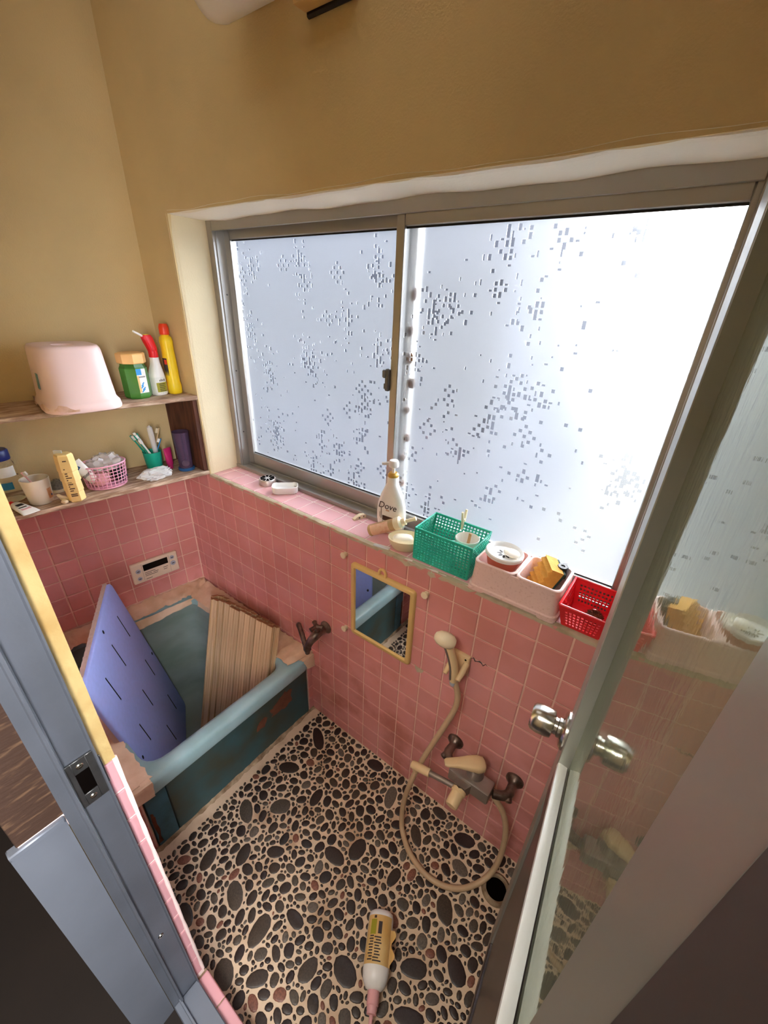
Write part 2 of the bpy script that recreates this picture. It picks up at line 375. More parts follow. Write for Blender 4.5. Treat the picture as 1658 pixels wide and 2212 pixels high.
def rrect(w_, d_, r, n=6, cx=0, cy=0):
    pts = []
    for (sx, sy, a0) in ((1, 1, 0), (-1, 1, PI / 2), (-1, -1, PI), (1, -1, 3 * PI / 2)):
        for i in range(n):
            a = a0 + (PI / 2) * i / (n - 1)
            pts.append((cx + sx * (w_ / 2 - r) + r * math.cos(a), cy + sy * (d_ / 2 - r) + r * math.sin(a)))
    return pts
def zring(p2, z): return [(x, y, z) for x, y in p2]

def build(name, g, mats, parent=None, smooth=True, ang=38, recalc=True):
    me = bpy.data.meshes.new(name)
    me.from_pydata(g.v, [], g.f)
    mats = mats if isinstance(mats, (list, tuple)) else [mats]
    for x in mats: me.materials.append(M[x] if isinstance(x, str) else x)
    me.polygons.foreach_set('material_index', g.mi)
    if recalc:
        b = bmesh.new(); b.from_mesh(me); bmesh.ops.recalc_face_normals(b, faces=b.faces); b.to_mesh(me); b.free()
    if smooth:
        me.polygons.foreach_set('use_smooth', [True] * len(me.polygons))
        me.set_sharp_from_angle(angle=math.radians(ang))
    me.update()
    o = bpy.data.objects.new(name, me); COL.objects.link(o)
    if parent is not None: o.parent = parent
    return o
def link(name, me, parent, loc=(0, 0, 0), rot=(0, 0, 0), scale=(1, 1, 1)):
    o = bpy.data.objects.new(name, me); COL.objects.link(o); o.parent = parent
    o.location = loc; o.rotation_euler = rot; o.scale = scale; return o
def struct(o): o['kind'] = 'structure'; return o
def stuff(o): o['kind'] = 'stuff'; return o
def tag(o, label, cat, group=None):
    o['label'] = label; o['category'] = cat
    if group: o['group'] = group
    return o
def thing(name, label, cat, loc=(0, 0, 0), rz=0.0, group=None):
    o = bpy.data.objects.new(name, None); o.empty_display_size = 0.05; COL.objects.link(o)
    o.location = loc; o.rotation_euler = (0, 0, rz)
    return tag(o, label, cat, group)

P = 0.077                      # tile pitch
AL = -0.1279                   # the left wall is not quite square to the window wall
SD = Vector((math.sin(AL), -math.cos(AL), 0)); ND = Vector((math.cos(AL), math.sin(AL), 0))
def LW(p, q, z=0.0): v = ND * p + SD * q; return (v.x, v.y, z)   # p off the left wall, q along it from the corner
XR = 1.87                      # right wall
YF = -0.767                    # inner face of the door wall
ZC = 2.62
SILL = 0.969

# tile mesh factory (pillowed edge, recessed joints): lies in its local XY plane, faces +Z
_tm = {}
def tile_mesh(w_, h_, mname, t=0.0028):
    k = (round(w_, 4), round(h_, 4), mname)
    if k in _tm: return _tm[k]
    g = G(); e = min(0.0022, w_ / 4, h_ / 4)
    a = [(-w_ / 2, -h_ / 2), (w_ / 2, -h_ / 2), (w_ / 2, h_ / 2), (-w_ / 2, h_ / 2)]
    b_ = [(x - math.copysign(e, x), y - math.copysign(e, y)) for x, y in a]
    g.loft([[(x, y, 0) for x, y in a], [(x, y, t * 0.65) for x, y in a], [(x, y, t) for x, y in b_]], cap0=False)
    me = bpy.data.meshes.new('tile'); me.from_pydata(g.v, [], g.f); me.materials.append(M[mname])
    bb = bmesh.new(); bb.from_mesh(me); bmesh.ops.recalc_face_normals(bb, faces=bb.faces); bb.to_mesh(me); bb.free()
    me.polygons.foreach_set('use_smooth', [True] * len(me.polygons)); me.set_sharp_from_angle(angle=math.radians(8))
    _tm[k] = me; return me
JOINT = 0.0046
zl = [SILL] + [0.976 - j * P for j in range(1, 13)] + [0.0]
# ================================================================== SETTING
# window wall
WX0, WX1, WZ0, WZ1 = 0.222, 1.722, SILL, 1.838
g = G()
g.m(1).mm((-0.25, 0.0016, -0.35), (XR + 0.1, 0.205, SILL - 0.006))
g.m(0).mm((-0.25, 0.0, SILL - 0.006), (WX0 - 0.0, 0.205, ZC))
g.mm((WX1, 0.0, SILL - 0.006), (XR + 0.1, 0.205, ZC))
g.mm((WX0, 0.0, WZ1), (WX1, 0.205, ZC))
wall_back = struct(build('wall_back', g, ['plaster', 'grout'], smooth=False))
# plaster lining of the window recess (slightly lumpy, rounded)
g = G()
def lumpy(x, k=0.0025): return k * (math.sin(x * 13.0) + 0.6 * math.sin(x * 29 + 1))
N_ = 40
prof = [(-0.0006, 0.010), (0.005, 0.002), (0.016, 0.0), (0.135, 0.0)]
rows = []
for i in range(N_ + 1):
    x = WX0 + (WX1 - WX0) * i / N_
    rows.append([(x, y, WZ1 - 0.004 + d + lumpy(x)) for y, d in prof])
for i in range(N_):
    for j in range(3):
        g.add([rows[i][j], rows[i][j + 1], rows[i + 1][j + 1], rows[i + 1][j]], [(0, 1, 2, 3)])
build('head_lining', g, 'head', wall_back)
g = G()
for sx, x0 in ((1, WX0), (-1, WX1)):
    rows = []
    for i in range(25):
        z = SILL + (WZ1 - SILL) * i / 24
        rows.append([(x0 + sx * (0.003 - d) + sx * lumpy(z, 0.0015), y, z) for y, d in prof])
    for i in range(24):
        for j in range(3):
            g.add([rows[i][j], rows[i][j + 1], rows[i + 1][j + 1], rows[i + 1][j]], [(0, 1, 2, 3)])
build('reveal_lining', g, 'reveal', wall_back)
# tiles on the window wall
xl = [0.0, 0.0461] + [0.0461 + i * P for i in range(1, 30)]
xl = [x for x in xl if x < XR] + [XR]
RX = (PI / 2, 0, 0)
for i in range(len(xl) - 1):
    for j in range(len(zl) - 1):
        xa, xb, zb, za = xl[i], xl[i + 1], zl[j], zl[j + 1]
        if xb < 0.70 and zb < 0.30: continue
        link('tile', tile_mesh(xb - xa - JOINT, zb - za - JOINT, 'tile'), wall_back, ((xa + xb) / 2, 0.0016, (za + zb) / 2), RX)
# sill: tiles, cement edging
g = G(); g.mm((WX0 - 0.002, 0.004, SILL - 0.02), (WX1 + 0.0, 0.20, SILL - 0.0012)); build('sill_bed', g, 'sill_grout', wall_back, smooth=False)
sxl = [WX0] + [0.721 + 0.0775 * k for k in range(-6, 13)]; sxl = [x for x in sxl if x < WX1] + [WX1]
for i in range(len(sxl) - 1):
    for ya, yb in ((0.0125, 0.0945), (0.0945, 0.142)):
        xa, xb = sxl[i], sxl[i + 1]
        if xb - xa < 0.008: continue
        link('sill_tile', tile_mesh(xb - xa - 0.0042, yb - ya - 0.0042, 'sill_tile', 0.0016), wall_back, ((xa + xb) / 2, (ya + yb) / 2, SILL - 0.0014))
g = G(); rr_ = random.Random(3); rings = []
for i in range(90):
    x = WX0 - 0.003 + (WX1 - WX0) * i / 89
    broken = 0.004 if 1.17 < x < 1.40 else 0.0012
    o1 = rr_.uniform(-1, 1) * broken; o2 = rr_.uniform(-1, 1) * broken
    rings.append([(x, -0.002 + o1, SILL - 0.011 - abs(o1) * 2), (x, -0.0015 + o2, SILL - 0.002 - abs(o2)), (x, 0.004, SILL + 0.0003 - abs(o1)), (x, 0.0125, SILL - 0.0006), (x, 0.0125, SILL - 0.012)])
g.loft(rings); build('sill_edging', g, 'edging', wall_back)

# left wall (skewed): local frame +X off the wall, -Y towards the camera
def skew(o): o.rotation_euler = (0, 0, AL); return o
g = G()
g.m(1).mm((-0.2, -0.86, -0.35), (-0.0016, 0.06, 0.975)); g.m(0).mm((-0.2, -0.86, 0.975), (0.0, 0.06, ZC))
wall_left = struct(skew(build('wall_left', g, ['plaster', 'grout'], smooth=False)))
ql = [0.0, 0.0767] + [0.0767 + k * P for k in range(1, 9)] + [0.79]
for i in range(len(ql) - 1):
    for j in range(len(zl) - 1):
        if zl[j] < 0.34 or (zl[j + 1] < 0.30): continue
        qa, qb = ql[i], ql[i + 1]
        me = tile_mesh(qb - qa - JOINT, zl[j] - zl[j + 1] - JOINT, 'tile')
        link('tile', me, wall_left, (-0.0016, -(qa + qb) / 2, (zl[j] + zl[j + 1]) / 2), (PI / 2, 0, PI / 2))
g = G(); g.tube([(0.0015, -0.0005, 0.30), (0.0015, -0.0005, 0.97)], 0.0045, 8); o = build('corner_grout', g, 'grout', wall_left)

# right wall, beyond the door
g = G(); g.m(1).mm((XR + 0.0, -0.95, -0.05), (XR + 0.12, 0.26, SILL)); g.m(0).mm((XR, -0.95, SILL), (XR + 0.12, 0.205, ZC))
wall_right = struct(build('wall_right', g, ['plaster', 'sage'], smooth=False))
# door wall, left of the doorway, with the tiled edge the photo shows
XJ = 1.165; YO = -0.915; XH = 1.7715; DH = 1.80
g = G()
g.m(0).mm((-0.30, YO + 0.012, 0.0), (XJ - 0.004, YF - 0.03, 0.9)); g.mm((-0.30, YO + 0.012, 0.966), (XJ, YF, ZC))
g.m(1).mm((XJ - 0.06, YF - 0.03, 0.0), (XJ - 0.002, YF, 0.9)); g.mm((-0.30, YF - 0.03, 0.0), (XJ - 0.06, YF, 0.9)); g.mm((-0.30, YO + 0.012, 0.9), (XJ - 0.002, YF, 0.966))
g.m(0).mm((XJ, YO + 0.012, DH + 0.04), (XH, YF, ZC)); g.mm((XH, YO + 0.012, 0), (XR + 0.6, YF, ZC))
wall_front = struct(build('wall_front', g, ['plaster_jamb', 'sill_grout'], smooth=False))
ztops = [0.966, 0.889, 0.811, 0.733, 0.655, 0.577, 0.499, 0.421, 0.343, 0.265, 0.187, 0.105]
for za, zb in zip(ztops[1:], ztops[:-1]):
    link('tile', tile_mesh(0.0160, zb - za - 0.0048, 'jamb_tile'), wall_front, (XJ - 0.0025, YF - 0.0115, (za + zb) / 2), (PI / 2, 0, PI / 2))
fx = [0.765 - 0.0775 * k for k in range(11, 0, -1)] + [0.765 + 0.0775 * k for k in range(0, 6)]
for xa, xb in zip(fx[:-1], fx[1:]):
    for j in range(len(zl) - 1):
        if xb > XJ - 0.003 or (xb < 0.78 and zl[j] < 0.36): continue
        link('tile', tile_mesh(xb - xa - JOINT, zl[j] - zl[j + 1] - JOINT, 'tile'), wall_front, ((xa + xb) / 2, YF - 0.0004, (zl[j] + zl[j + 1]) / 2), (-PI / 2, 0, 0))
g = G(); g.tube([(XJ - 0.001, YF - 0.001, 0.105 + i * 0.0345 + 0.0) for i in range(26)], [0.0034 + 0.0006 * math.sin(i * 2.1) for i in range(26)], 8)
build('edge_grout', g, 'sill_grout', wall_front)

# ceiling, dressing-room shell behind the camera
g = G(); g.mm((-0.4, -2.7, ZC), (2.6, 0.3, ZC + 0.1)); struct(build('ceiling', g, 'ceiling', smooth=False))
g = G(); g.mm((0.3, -2.6, 0.02), (2.5, -0.846, 0.08)); struct(build('floor', g, 'wash_dark', smooth=False))
bpy.data.objects['floor'].name = 'floor_dressing'
g = G(); g.mm((0.2, -2.6, 0.0), (0.3, YO + 0.012, ZC)); struct(build('wall_dressing_left', g, 'wash_dark', smooth=False))
g = G(); g.mm((2.5, -2.6, 0.0), (2.6, YO + 0.012, ZC)); struct(build('wall_dressing_right', g, 'wash_wall', smooth=False))
g = G(); g.mm((0.2, -2.7, 0.0), (2.6, -2.6, ZC)); struct(build('wall_dressing_rear', g, 'wash_wall', smooth=False))

# the yard behind the frosted glass: the house next door and the ground
M['out_wall'] = mat('outside_render', srgb(70, 72, 80), 0.9, var=0.12, scale=1.2, coords='World')
M['out_dark'] = mat('outside_siding', srgb(58, 60, 66), 0.9, var=0.2, scale=2, coords='World')
M['out_ground'] = mat('outside_ground', srgb(96, 95, 92), 0.95, var=0.1, coords='World')
g = G(); g.mm((-9, 2.3, -0.8), (0.42, 8, 5.2)); wo_ = struct(build('wall_outside', g, 'out_wall', smooth=False))
g = G(); g.mm((-9, 2.22, 0.75), (0.44, 2.3, 1.85)); build('siding_band', g, 'out_dark', wo_, smooth=False)
g = G(); g.mm((-9, 2.16, -0.8), (0.46, 2.3, -0.10)); build('plinth', g, 'out_dark', wo_, smooth=False)
g = G(); g.mm((-12, 0.40, -1.0), (12, 14, -0.8)); struct(build('ground_outside', g, 'out_ground', smooth=False))
# ------------------------------------------------------------------ pebble floor
FX0, FX1, FY0, FY1 = 0.755, XR, YF, 0.0
g = G(); g.mm((FX0 - 0.05, FY0, -0.06), (FX1 + 0.1, 0.004, 0.0)); floor = struct(build('floor', g, 'floor_grout', smooth=False))
big = [(0.887, -0.094, 0.055, 0.022, -0.6), (0.888, -0.25, 0.041, 0.023, 0.54), (1.142, -0.034, 0.036, 0.022, 0.2), (1.261, -0.093, 0.043, 0.021, 1.88), (0.97, -0.365, 0.038, 0.026, 0.84), (0.888, -0.449, 0.042, 0.023, -0.5), (1.048, -0.262, 0.034, 0.019, 1.72), (1.273, -0.294, 0.036, 0.025, 1.54), (1.227, -0.354, 0.039, 0.023, 0.05), (1.404, -0.138, 0.035, 0.018, -0.76), (1.542, -0.047, 0.036, 0.023, 0.4), (0.99, -0.536, 0.033, 0.02, 1.94), (1.066, -0.466, 0.029, 0.018, 0.66), (0.912, -0.612, 0.034, 0.021, 1.87), (1.06, -0.616, 0.04, 0.024, -0.5), (1.182, -0.621, 0.042, 0.024, 1.71), (1.243, -0.541, 0.032, 0.018, -0.03), (1.567, -0.127, 0.029, 0.02, -0.14), (1.413, -0.28, 0.03, 0.017, 1.5), (0.985, -0.735, 0.036, 0.022, -0.32), (1.581, -0.249, 0.038, 0.025, -0.88), (1.351, -0.591, 0.031, 0.021, 1.44), (1.256, -0.686, 0.031, 0.018, 0.92), (1.179, -0.735, 0.034, 0.026, -0.4), (1.432, -0.531, 0.038, 0.027, -0.13), (1.577, -0.411, 0.038, 0.022, 0.56), (1.672, -0.343, 0.034, 0.024, -0.64), (1.431, -0.026, 0.029, 0.018, -0.03), (1.616, -0.494, 0.04, 0.02, 0.5)]
RES = 0.001
gw, gh = int((FX1 - FX0) / RES), int((FY1 - FY0) / RES)
occ = np.zeros((gw, gh), bool)
DRAIN = (1.684, -0.107)
ii, jj = np.meshgrid(np.arange(gw), np.arange(gh), indexing='ij')
occ |= ((ii * RES + FX0 - DRAIN[0]) ** 2 + (jj * RES + FY0 - DRAIN[1]) ** 2) < 0.050 ** 2
occ |= (ii * RES + FX0 < 0.80) & (jj * RES + FY0 > -0.70) & (jj * RES + FY0 < -0.0)
prng = random.Random(11)
peb = []
def try_put(x, y, a, b, th, gap, force=False):
    c_, s_ = math.cos(th), math.sin(th); R_ = a + gap
    i0, i1 = int((x - R_ - FX0) / RES), int((x + R_ - FX0) / RES) + 1
    j0, j1 = int((y - R_ - FY0) / RES), int((y + R_ - FY0) / RES) + 1
    if not force and (x - b < FX0 or x + b > FX1 or y - b < FY0 or y + b > FY1): return False
    i0 = max(i0, 0); j0 = max(j0, 0); i1 = min(i1, gw); j1 = min(j1, gh)
    X = (ii[i0:i1, j0:j1] * RES + FX0 - x); Y = (jj[i0:i1, j0:j1] * RES + FY0 - y)
    u = X * c_ + Y * s_; v = -X * s_ + Y * c_
    if not force and (occ[i0:i1, j0:j1] & ((u / (a + gap)) ** 2 + (v / (b + gap)) ** 2 < 1)).any(): return False
    occ[i0:i1, j0:j1] |= ((u / a) ** 2 + (v / b) ** 2 < 1)
    peb.append((x, y, a, b, th)); return True
for e in big: try_put(*e, 0.0, force=True)
for (lo, hi, gap, n_try) in ((0.016, 0.021, 0.0016, 1500), (0.013, 0.017, 0.0015, 4500), (0.0105, 0.0135, 0.0014, 8000), (0.008, 0.0105, 0.0013, 12000), (0.006, 0.008, 0.0012, 16000), (0.0042, 0.006, 0.001, 16000)):
    free = np.argwhere(~occ)
    for _ in range(n_try):
        k = free[prng.randrange(len(free))]
        if occ[k[0], k[1]]: continue
        a = prng.uniform(lo, hi)
        try_put(FX0 + k[0] * RES, FY0 + k[1] * RES, a, a * prng.uniform(0.58, 0.86), prng.uniform(0, PI), gap)
def pebble_geo(seed, n=12):
    r_ = random.Random(seed); w_ = [1 + r_.uniform(-0.05, 0.05) for _ in range(n)]; eg = r_.uniform(-0.10, 0.10)
    ring = lambda k, z: [(k * w_[j] * math.cos(2 * PI * j / n), k * w_[j] * math.sin(2 * PI * j / n) * (1 + eg * math.cos(2 * PI * j / n)), z) for j in range(n)]
    return [ring(1.0, 0.0), ring(0.96, 0.55), ring(0.72, 0.95)]
pm = []
for s_ in range(5):
    g = G(); g.loft(pebble_geo(s_), cap0=False); me = bpy.data.meshes.new('pebble'); me.from_pydata(g.v, [], g.f); me.materials.append(M['pebble'])
    bb = bmesh.new(); bb.from_mesh(me); bmesh.ops.recalc_face_normals(bb, faces=bb.faces); bb.to_mesh(me); bb.free()
    me.polygons.foreach_set('use_smooth', [True] * len(me.polygons)); pm.append(me)
cp = Vector((1.7316, -0.85, 1.622))
def app(e): return e[2] * e[3] / ((Vector((e[0], e[1], 0)) - cp).length_squared)
peb.sort(key=app, reverse=True)
for k, (x, y, a, b, th) in enumerate(peb[:290]):
    link('pebble', pm[k % 5], floor, (x, y, -0.0005), (0, 0, th), (a, b, 0.0035))
g = G()
for k, (x, y, a, b, th) in enumerate(peb[290:]):
    T = Matrix.Translation((x, y, -0.0005)) @ Matrix.Rotation(th, 4, 'Z') @ Matrix.Diagonal((a, b, 0.003, 1))
    g.loft(pebble_geo(k % 7, 9), T, cap0=False)
stuff(build('small_pebbles', g, 'pebble_small', floor, ang=80))
# floor drain by the door
dr = thing('floor_drain', 'round dark open floor drain with a worn rim beside the door', 'drain', (DRAIN[0], DRAIN[1], 0.0))
g = G(); g.lathe([(0.046, 0.0), (0.045, 0.006), (0.039, 0.012), (0.033, 0.011), (0.031, 0.002)], 28, cap0=False, cap1=False); build('rim', g, 'mortar', dr)
g = G(); g.lathe([(0.0315, 0.0015), (0.0315, 0.0025)], 28); build('opening', g, 'dark_hole', dr)

# ------------------------------------------------------------------ window_1 : sliding sashes with snow-pattern glass
win = struct(thing('window_1', 'two-pane sliding aluminium window with snow-pattern frosted glass above the tiled sill', 'window'))
FR = 0.128
g = G()
def bar(a, b, bev=0.0015): g.mm(a, b, None, bev)
bar((WX0 - 0.004, FR, SILL - 0.001), (WX0 + 0.030, FR + 0.085, WZ1 + 0.006)); bar((WX1 - 0.020, FR, SILL - 0.001), (WX1 + 0.004, FR + 0.085, WZ1 + 0.006))
bar((WX0 + 0.0302, FR, WZ1 - 0.032), (WX1 - 0.0202, FR + 0.006, WZ1 + 0.006)); bar((WX0 + 0.0302, FR + 0.0062, WZ1 - 0.018), (WX1 - 0.0202, FR + 0.084, WZ1 + 0.006))
bar((WX0 + 0.002, FR - 0.004, SILL - 0.002), (WX1 - 0.002, FR + 0.004, SILL + 0.014)); bar((WX0 + 0.002, FR + 0.004, SILL - 0.002), (WX1 - 0.002, FR + 0.085, SILL + 0.008))
bar((WX0 + 0.03, FR + 0.036, SILL + 0.004), (WX1 - 0.02, FR + 0.040, SILL + 0.018))
bar((WX0 + 0.012, FR + 0.010, SILL + 0.01), (WX0 + 0.034, FR + 0.014, WZ1 - 0.02))
build('frame', g, 'alu', win)
g = G()
for z in (1.12, 1.36, 1.62): g.cyl((WX0 + 0.0305, FR + 0.03, z), (WX0 + 0.032, FR + 0.03, z), 0.003, n=10)
build('frame_screw', g, 'strike', win)

def sash(x0, x1, y, left_st, right_st, bot, top, zb, zt, name):
    s_ = bpy.data.objects.new('sash', None); s_.empty_display_size = 0.05; COL.objects.link(s_); s_.parent = win; s_['label'] = name
    g = G(); d = 0.026
    g.mm((x0, y, zb), (x0 + left_st, y + d, zt), None, 0.002); g.mm((x1 - right_st, y, zb), (x1, y + d, zt), None, 0.002)
    g.mm((x0 + left_st, y, zb), (x1 - right_st, y + d, zb + bot), None, 0.002); g.mm((x0 + left_st, y, zt - top), (x1 - right_st, y + d, zt), None, 0.002)
    build('sash_frame', g, 'alu', s_)
    gx0, gx1, gz0, gz1 = x0 + left_st - 0.004, x1 - right_st + 0.004, zb + bot - 0.004, zt - top + 0.004
    # gasket
    g = G(); k = 0.003
    g.mm((gx0, y + 0.0085, gz1 - 0.005 - k), (gx1, y + 0.0108, gz1 - 0.004)); g.mm((gx0, y + 0.0085, gz0 + 0.004), (gx1, y + 0.0108, gz0 + 0.004 + k))
    build('gasket', g, 'rubber', s_, smooth=False)
    # pane: frosted face with clear raised pixel-snowflake squares
    r_ = random.Random(int(x0 * 1000) + 5); c = 0.0040
    nx, nz = int((gx1 - gx0) / c), int((gz1 - gz0) / c); cell = np.zeros((nx, nz), bool)
    def sq(i, j, w_, h_):
        if 2 < i < nx - w_ - 2 and 2 < j < nz - h_ - 2: cell[i:i + w_, j:j + h_] = True
    for _ in range(int(nx * nz / 620)):
        cx, cz = r_.randrange(nx), r_.randrange(nz); kind = r_.random()
        if kind < 0.40:
            for _q in range(r_.randrange(14, 30)):
                sq(cx + 3 * int(round(r_.gauss(0, 2.1))), cz + 3 * int(round(r_.gauss(0, 2.6))), r_.choice((1, 2, 2)), r_.choice((1, 2, 2, 3)))
            for a_ in (-3, 3): sq(cx + a_, cz, 2, 2); sq(cx, cz + a_, 2, 3)
        elif kind < 0.62:
            for dx, dz in ((0, 0), (3, 3), (-3, 3), (3, -3), (-3, -3), (6, 0), (-6, 0), (0, 6), (0, -6)):
                if r_.random() < 0.8: sq(cx + dx, cz + dz, 2, 2)
        else:
            for _q in range(7): sq(cx + int(r_.gauss(0, 16)), cz + int(r_.gauss(0, 16)), r_.choice((1, 2)), r_.choice((1, 2)))
    sxp, szp = (gx1 - gx0) / nx, (gz1 - gz0) / nz; yf, yr, yb = y + 0.0110, y + 0.0100, y + 0.0150
    g = G(); V = {}
    def vid(i, j, yy, key):
        k = (i, j, key)
        if k not in V: V[k] = len(g.v); g.v.append((gx0 + i * sxp, yy, gz0 + j * szp))
        return V[k]
    for j in range(nz):
        i = 0
        while i < nx:
            cl = cell[i, j]; k = i
            if cl:
                k = i + 1
                f = [vid(i, j, yr, 'r'), vid(k, j, yr, 'r'), vid(k, j + 1, yr, 'r'), vid(i, j + 1, yr, 'r')]; g.f.append(tuple(f)); g.mi.append(1)
                for (a, b, di, dj) in (((i, j), (k, j), 0, -1), ((k, j), (k, j + 1), 1, 0), ((k, j + 1), (i, j + 1), 0, 1), ((i, j + 1), (i, j), -1, 0)):
                    if not cell[i + di, j + dj]:
                        g.f.append((vid(*a, yf, 'f'), vid(*b, yf, 'f'), vid(*b, yr, 'r'), vid(*a, yr, 'r'))); g.mi.append(1)
            else:
                while k < nx and not cell[k, j]: k += 1
                g.f.append((vid(i, j, yf, 'f'), vid(k, j, yf, 'f'), vid(k, j + 1, yf, 'f'), vid(i, j + 1, yf, 'f'))); g.mi.append(0)
            i = k
    b0 = len(g.v); g.v += [(gx0, yb, gz0), (gx1, yb, gz0), (gx1, yb, gz1), (gx0, yb, gz1)]; g.f.append((b0 + 3, b0 + 2, b0 + 1, b0)); g.mi.append(1)
    e0 = len(g.v); g.v += [(gx0, yf, gz0), (gx1, yf, gz0), (gx1, yf, gz1), (gx0, yf, gz1)]
    for q in range(4): g.f.append((e0 + q, b0 + q, b0 + (q + 1) % 4, e0 + (q + 1) % 4)); g.mi.append(1)
    build('pane', g, ['frost', 'relief'], s_, smooth=False, recalc=False)
    return s_
sl = sash(WX0 + 0.034, 1.052, FR + 0.042, 0.030, 0.03, 0.052, 0.032, SILL + 0.012, WZ1 - 0.020, 'outer left sash')
sr = sash(1.010, WX1 - 0.018, FR + 0.006, 0.025, 0.012, 0.045, 0.034, SILL + 0.018, WZ1 - 0.022, 'inner right sash')
g = G(); g.mm((0.998, FR - 0.004, 1.395), (1.012, FR + 0.01, 1.455), None, 0.003); g.mm((0.990, FR - 0.007, 1.43), (1.004, FR + 0.002, 1.452), None, 0.003); g.mm((0.994, FR - 0.002, 1.40), (1.000, FR + 0.002, 1.415), None, 0.001)
build('sash_lock', g, 'strike', win)

# ------------------------------------------------------------------ doorway: aluminium frame (trim_1), kerb, strike plate
fr = struct(thing('trim_1', 'grey aluminium door frame with a strike plate on its left jamb', 'door frame'))
g = G()
def profile_y(pts, z0, z1): g.prism(pts, z0, z1)
jp = [(XJ - 0.01, -0.787), (XJ + 0.012, -0.787), (XJ + 0.012, -0.7895), (XJ + 0.004, -0.791), (XJ + 0.004, -0.825), (XJ + 0.014, -0.8275), (XJ + 0.014, -0.8315), (XJ + 0.005, -0.833), (XJ + 0.005, -0.848), (XJ - 0.01, -0.848)]
profile_y(jp, 0.09, DH + 0.04); build('jamb', g, 'alu_dark', fr)
g = G(); hx = 2 * XH - (XJ + 0.0) - (XH - XJ)
jh = [(XH + 0.004, -0.7655), (XH - 0.002, -0.7655), (XH - 0.002, -0.905), (XH + 0.004, -0.905)]
profile_y(jh, 0.09, DH + 0.04); build('jamb', g, 'jamb_shade', fr)
g = G(); g.mm((XJ, -0.848, DH + 0.005), (XH, -0.787, DH + 0.04), None, 0.002); build('head', g, 'alu_dark', fr)
g = G(); g.mm((XJ + 0.004, -0.848, 0.085), (XH - 0.002, -0.787, 0.104), None, 0.002); g.mm((XJ + 0.004, -0.835, 0.104), (XH - 0.002, -0.829, 0.112), None, 0.001); build('threshold', g, 'sheet', fr)
for z in (1.415, 0.42):
    g = G(); g.cyl((XJ + 0.0035, -0.812, z), (XJ + 0.0058, -0.812, z), 0.0062, 0.0045, 14); s_ = build('screw', g, 'steel', fr)
    g = G(); g.box((XJ + 0.0058, -0.812, z), (0.0006, 0.006, 0.0014)); g.box((XJ + 0.0058, -0.812, z), (0.0006, 0.0014, 0.006)); build('screw_slot', g, 'dark_hole', s_, smooth=False)
sp = bpy.data.objects.new('strike_plate', None); COL.objects.link(sp); sp.parent = fr; sp['label'] = 'dark steel strike plate'
zc_, yc_ = 0.968, -0.808; g = G()
xo = XJ + 0.0060
def pl(y0, y1, z0, z1): g.mm((xo - 0.002, y0, z0), (xo + 0.0014, y1, z1), None, 0.0006)
pl(-0.829, -0.8185, 0.918, 1.018); pl(-0.8005, -0.789, 0.918, 1.018); pl(-0.8185, -0.8005, 0.992, 1.018); pl(-0.8185, -0.8005, 0.918, 0.944); pl(-0.789, -0.7845, 0.936, 1.000)
build('plate', g, 'strike', sp)
g = G(); g.mm((xo - 0.0025, -0.8185, 0.944), (xo - 0.0004, -0.8005, 0.992)); build('latch_hole', g, 'dark_hole', sp, smooth=False)
for z in (1.004, 0.931):
    g = G(); g.cyl((xo + 0.0012, -0.8095, z), (xo + 0.0026, -0.8095, z), 0.0055, 0.004, 14); g.box((xo + 0.0027, -0.8095, z), (0.0005, 0.006, 0.0013)); build('plate_screw', g, 'steel', sp)
# kerb below the doorway
g = G(); g.mm((XJ - 0.004, -0.848, 0.0), (XH, YF + 0.004, 0.085)); kerb = struct(build('trim_2', g, 'mortar', smooth=False))
kx = [XJ + 0.002 + 0.0775 * k for k in range(0, 9)]
for xa, xb in zip(kx[:-1], kx[1:]):
    if xa < XH - 0.02: link('tile', tile_mesh(min(xb, XH) - xa - 0.003, 0.026, 'jamb_tile'), kerb, ((xa + min(xb, XH)) / 2, YF - 0.0085, 0.085))
    if xa < XH - 0.02: link('tile', tile_mesh(min(xb, XH) - xa - 0.003, 0.076, 'tile'), kerb, ((xa + min(xb, XH)) / 2, YF + 0.004, 0.044), (-PI / 2, 0, 0))

# plywood lining and sheet-metal casing of the doorway, dressing-room side
pw = thing('plywood_lining', 'scraped brown plywood strip beside the grey door jamb, above the metal casing', 'panel', (XJ, -0.88, 0.93))
g = G(); g.mm((-0.012, -0.0245, 0.0), (0.0005, 0.033, 1.1), None, 0.001); build('plywood', g, 'ply', pw)
cs = thing('metal_casing', 'blue-grey sheet metal casing under the plywood beside the door jamb', 'casing', (XJ, -0.88, 0.0))
g = G(); g.prism([(-0.012, 0.031), (-0.0005, 0.031), (0.003, -0.030), (0.000, -0.036), (-0.012, -0.036)], 0.08, 0.915); build('front_sheet', g, 'sheet', cs)
g = G(); g.mm((-0.012, -0.036, 0.914), (0.004, 0.031, 0.926), None, 0.002); build('top_lip', g, 'sheet', cs)

# ------------------------------------------------------------------ door_1 : the open leaf
DA = math.radians(6.244); DU = Vector((-math.sin(DA), math.cos(DA), 0)); DN = Vector((math.cos(DA), math.sin(DA), 0))
door = struct(thing('door_1', 'open door leaf with rippled glass above a mid rail and a round steel knob', 'door'))
DO = Vector((1.73158, -0.84966, 0)) + DN * 0.0674
door.location = DO; door.rotation_euler = (0, 0, DA)
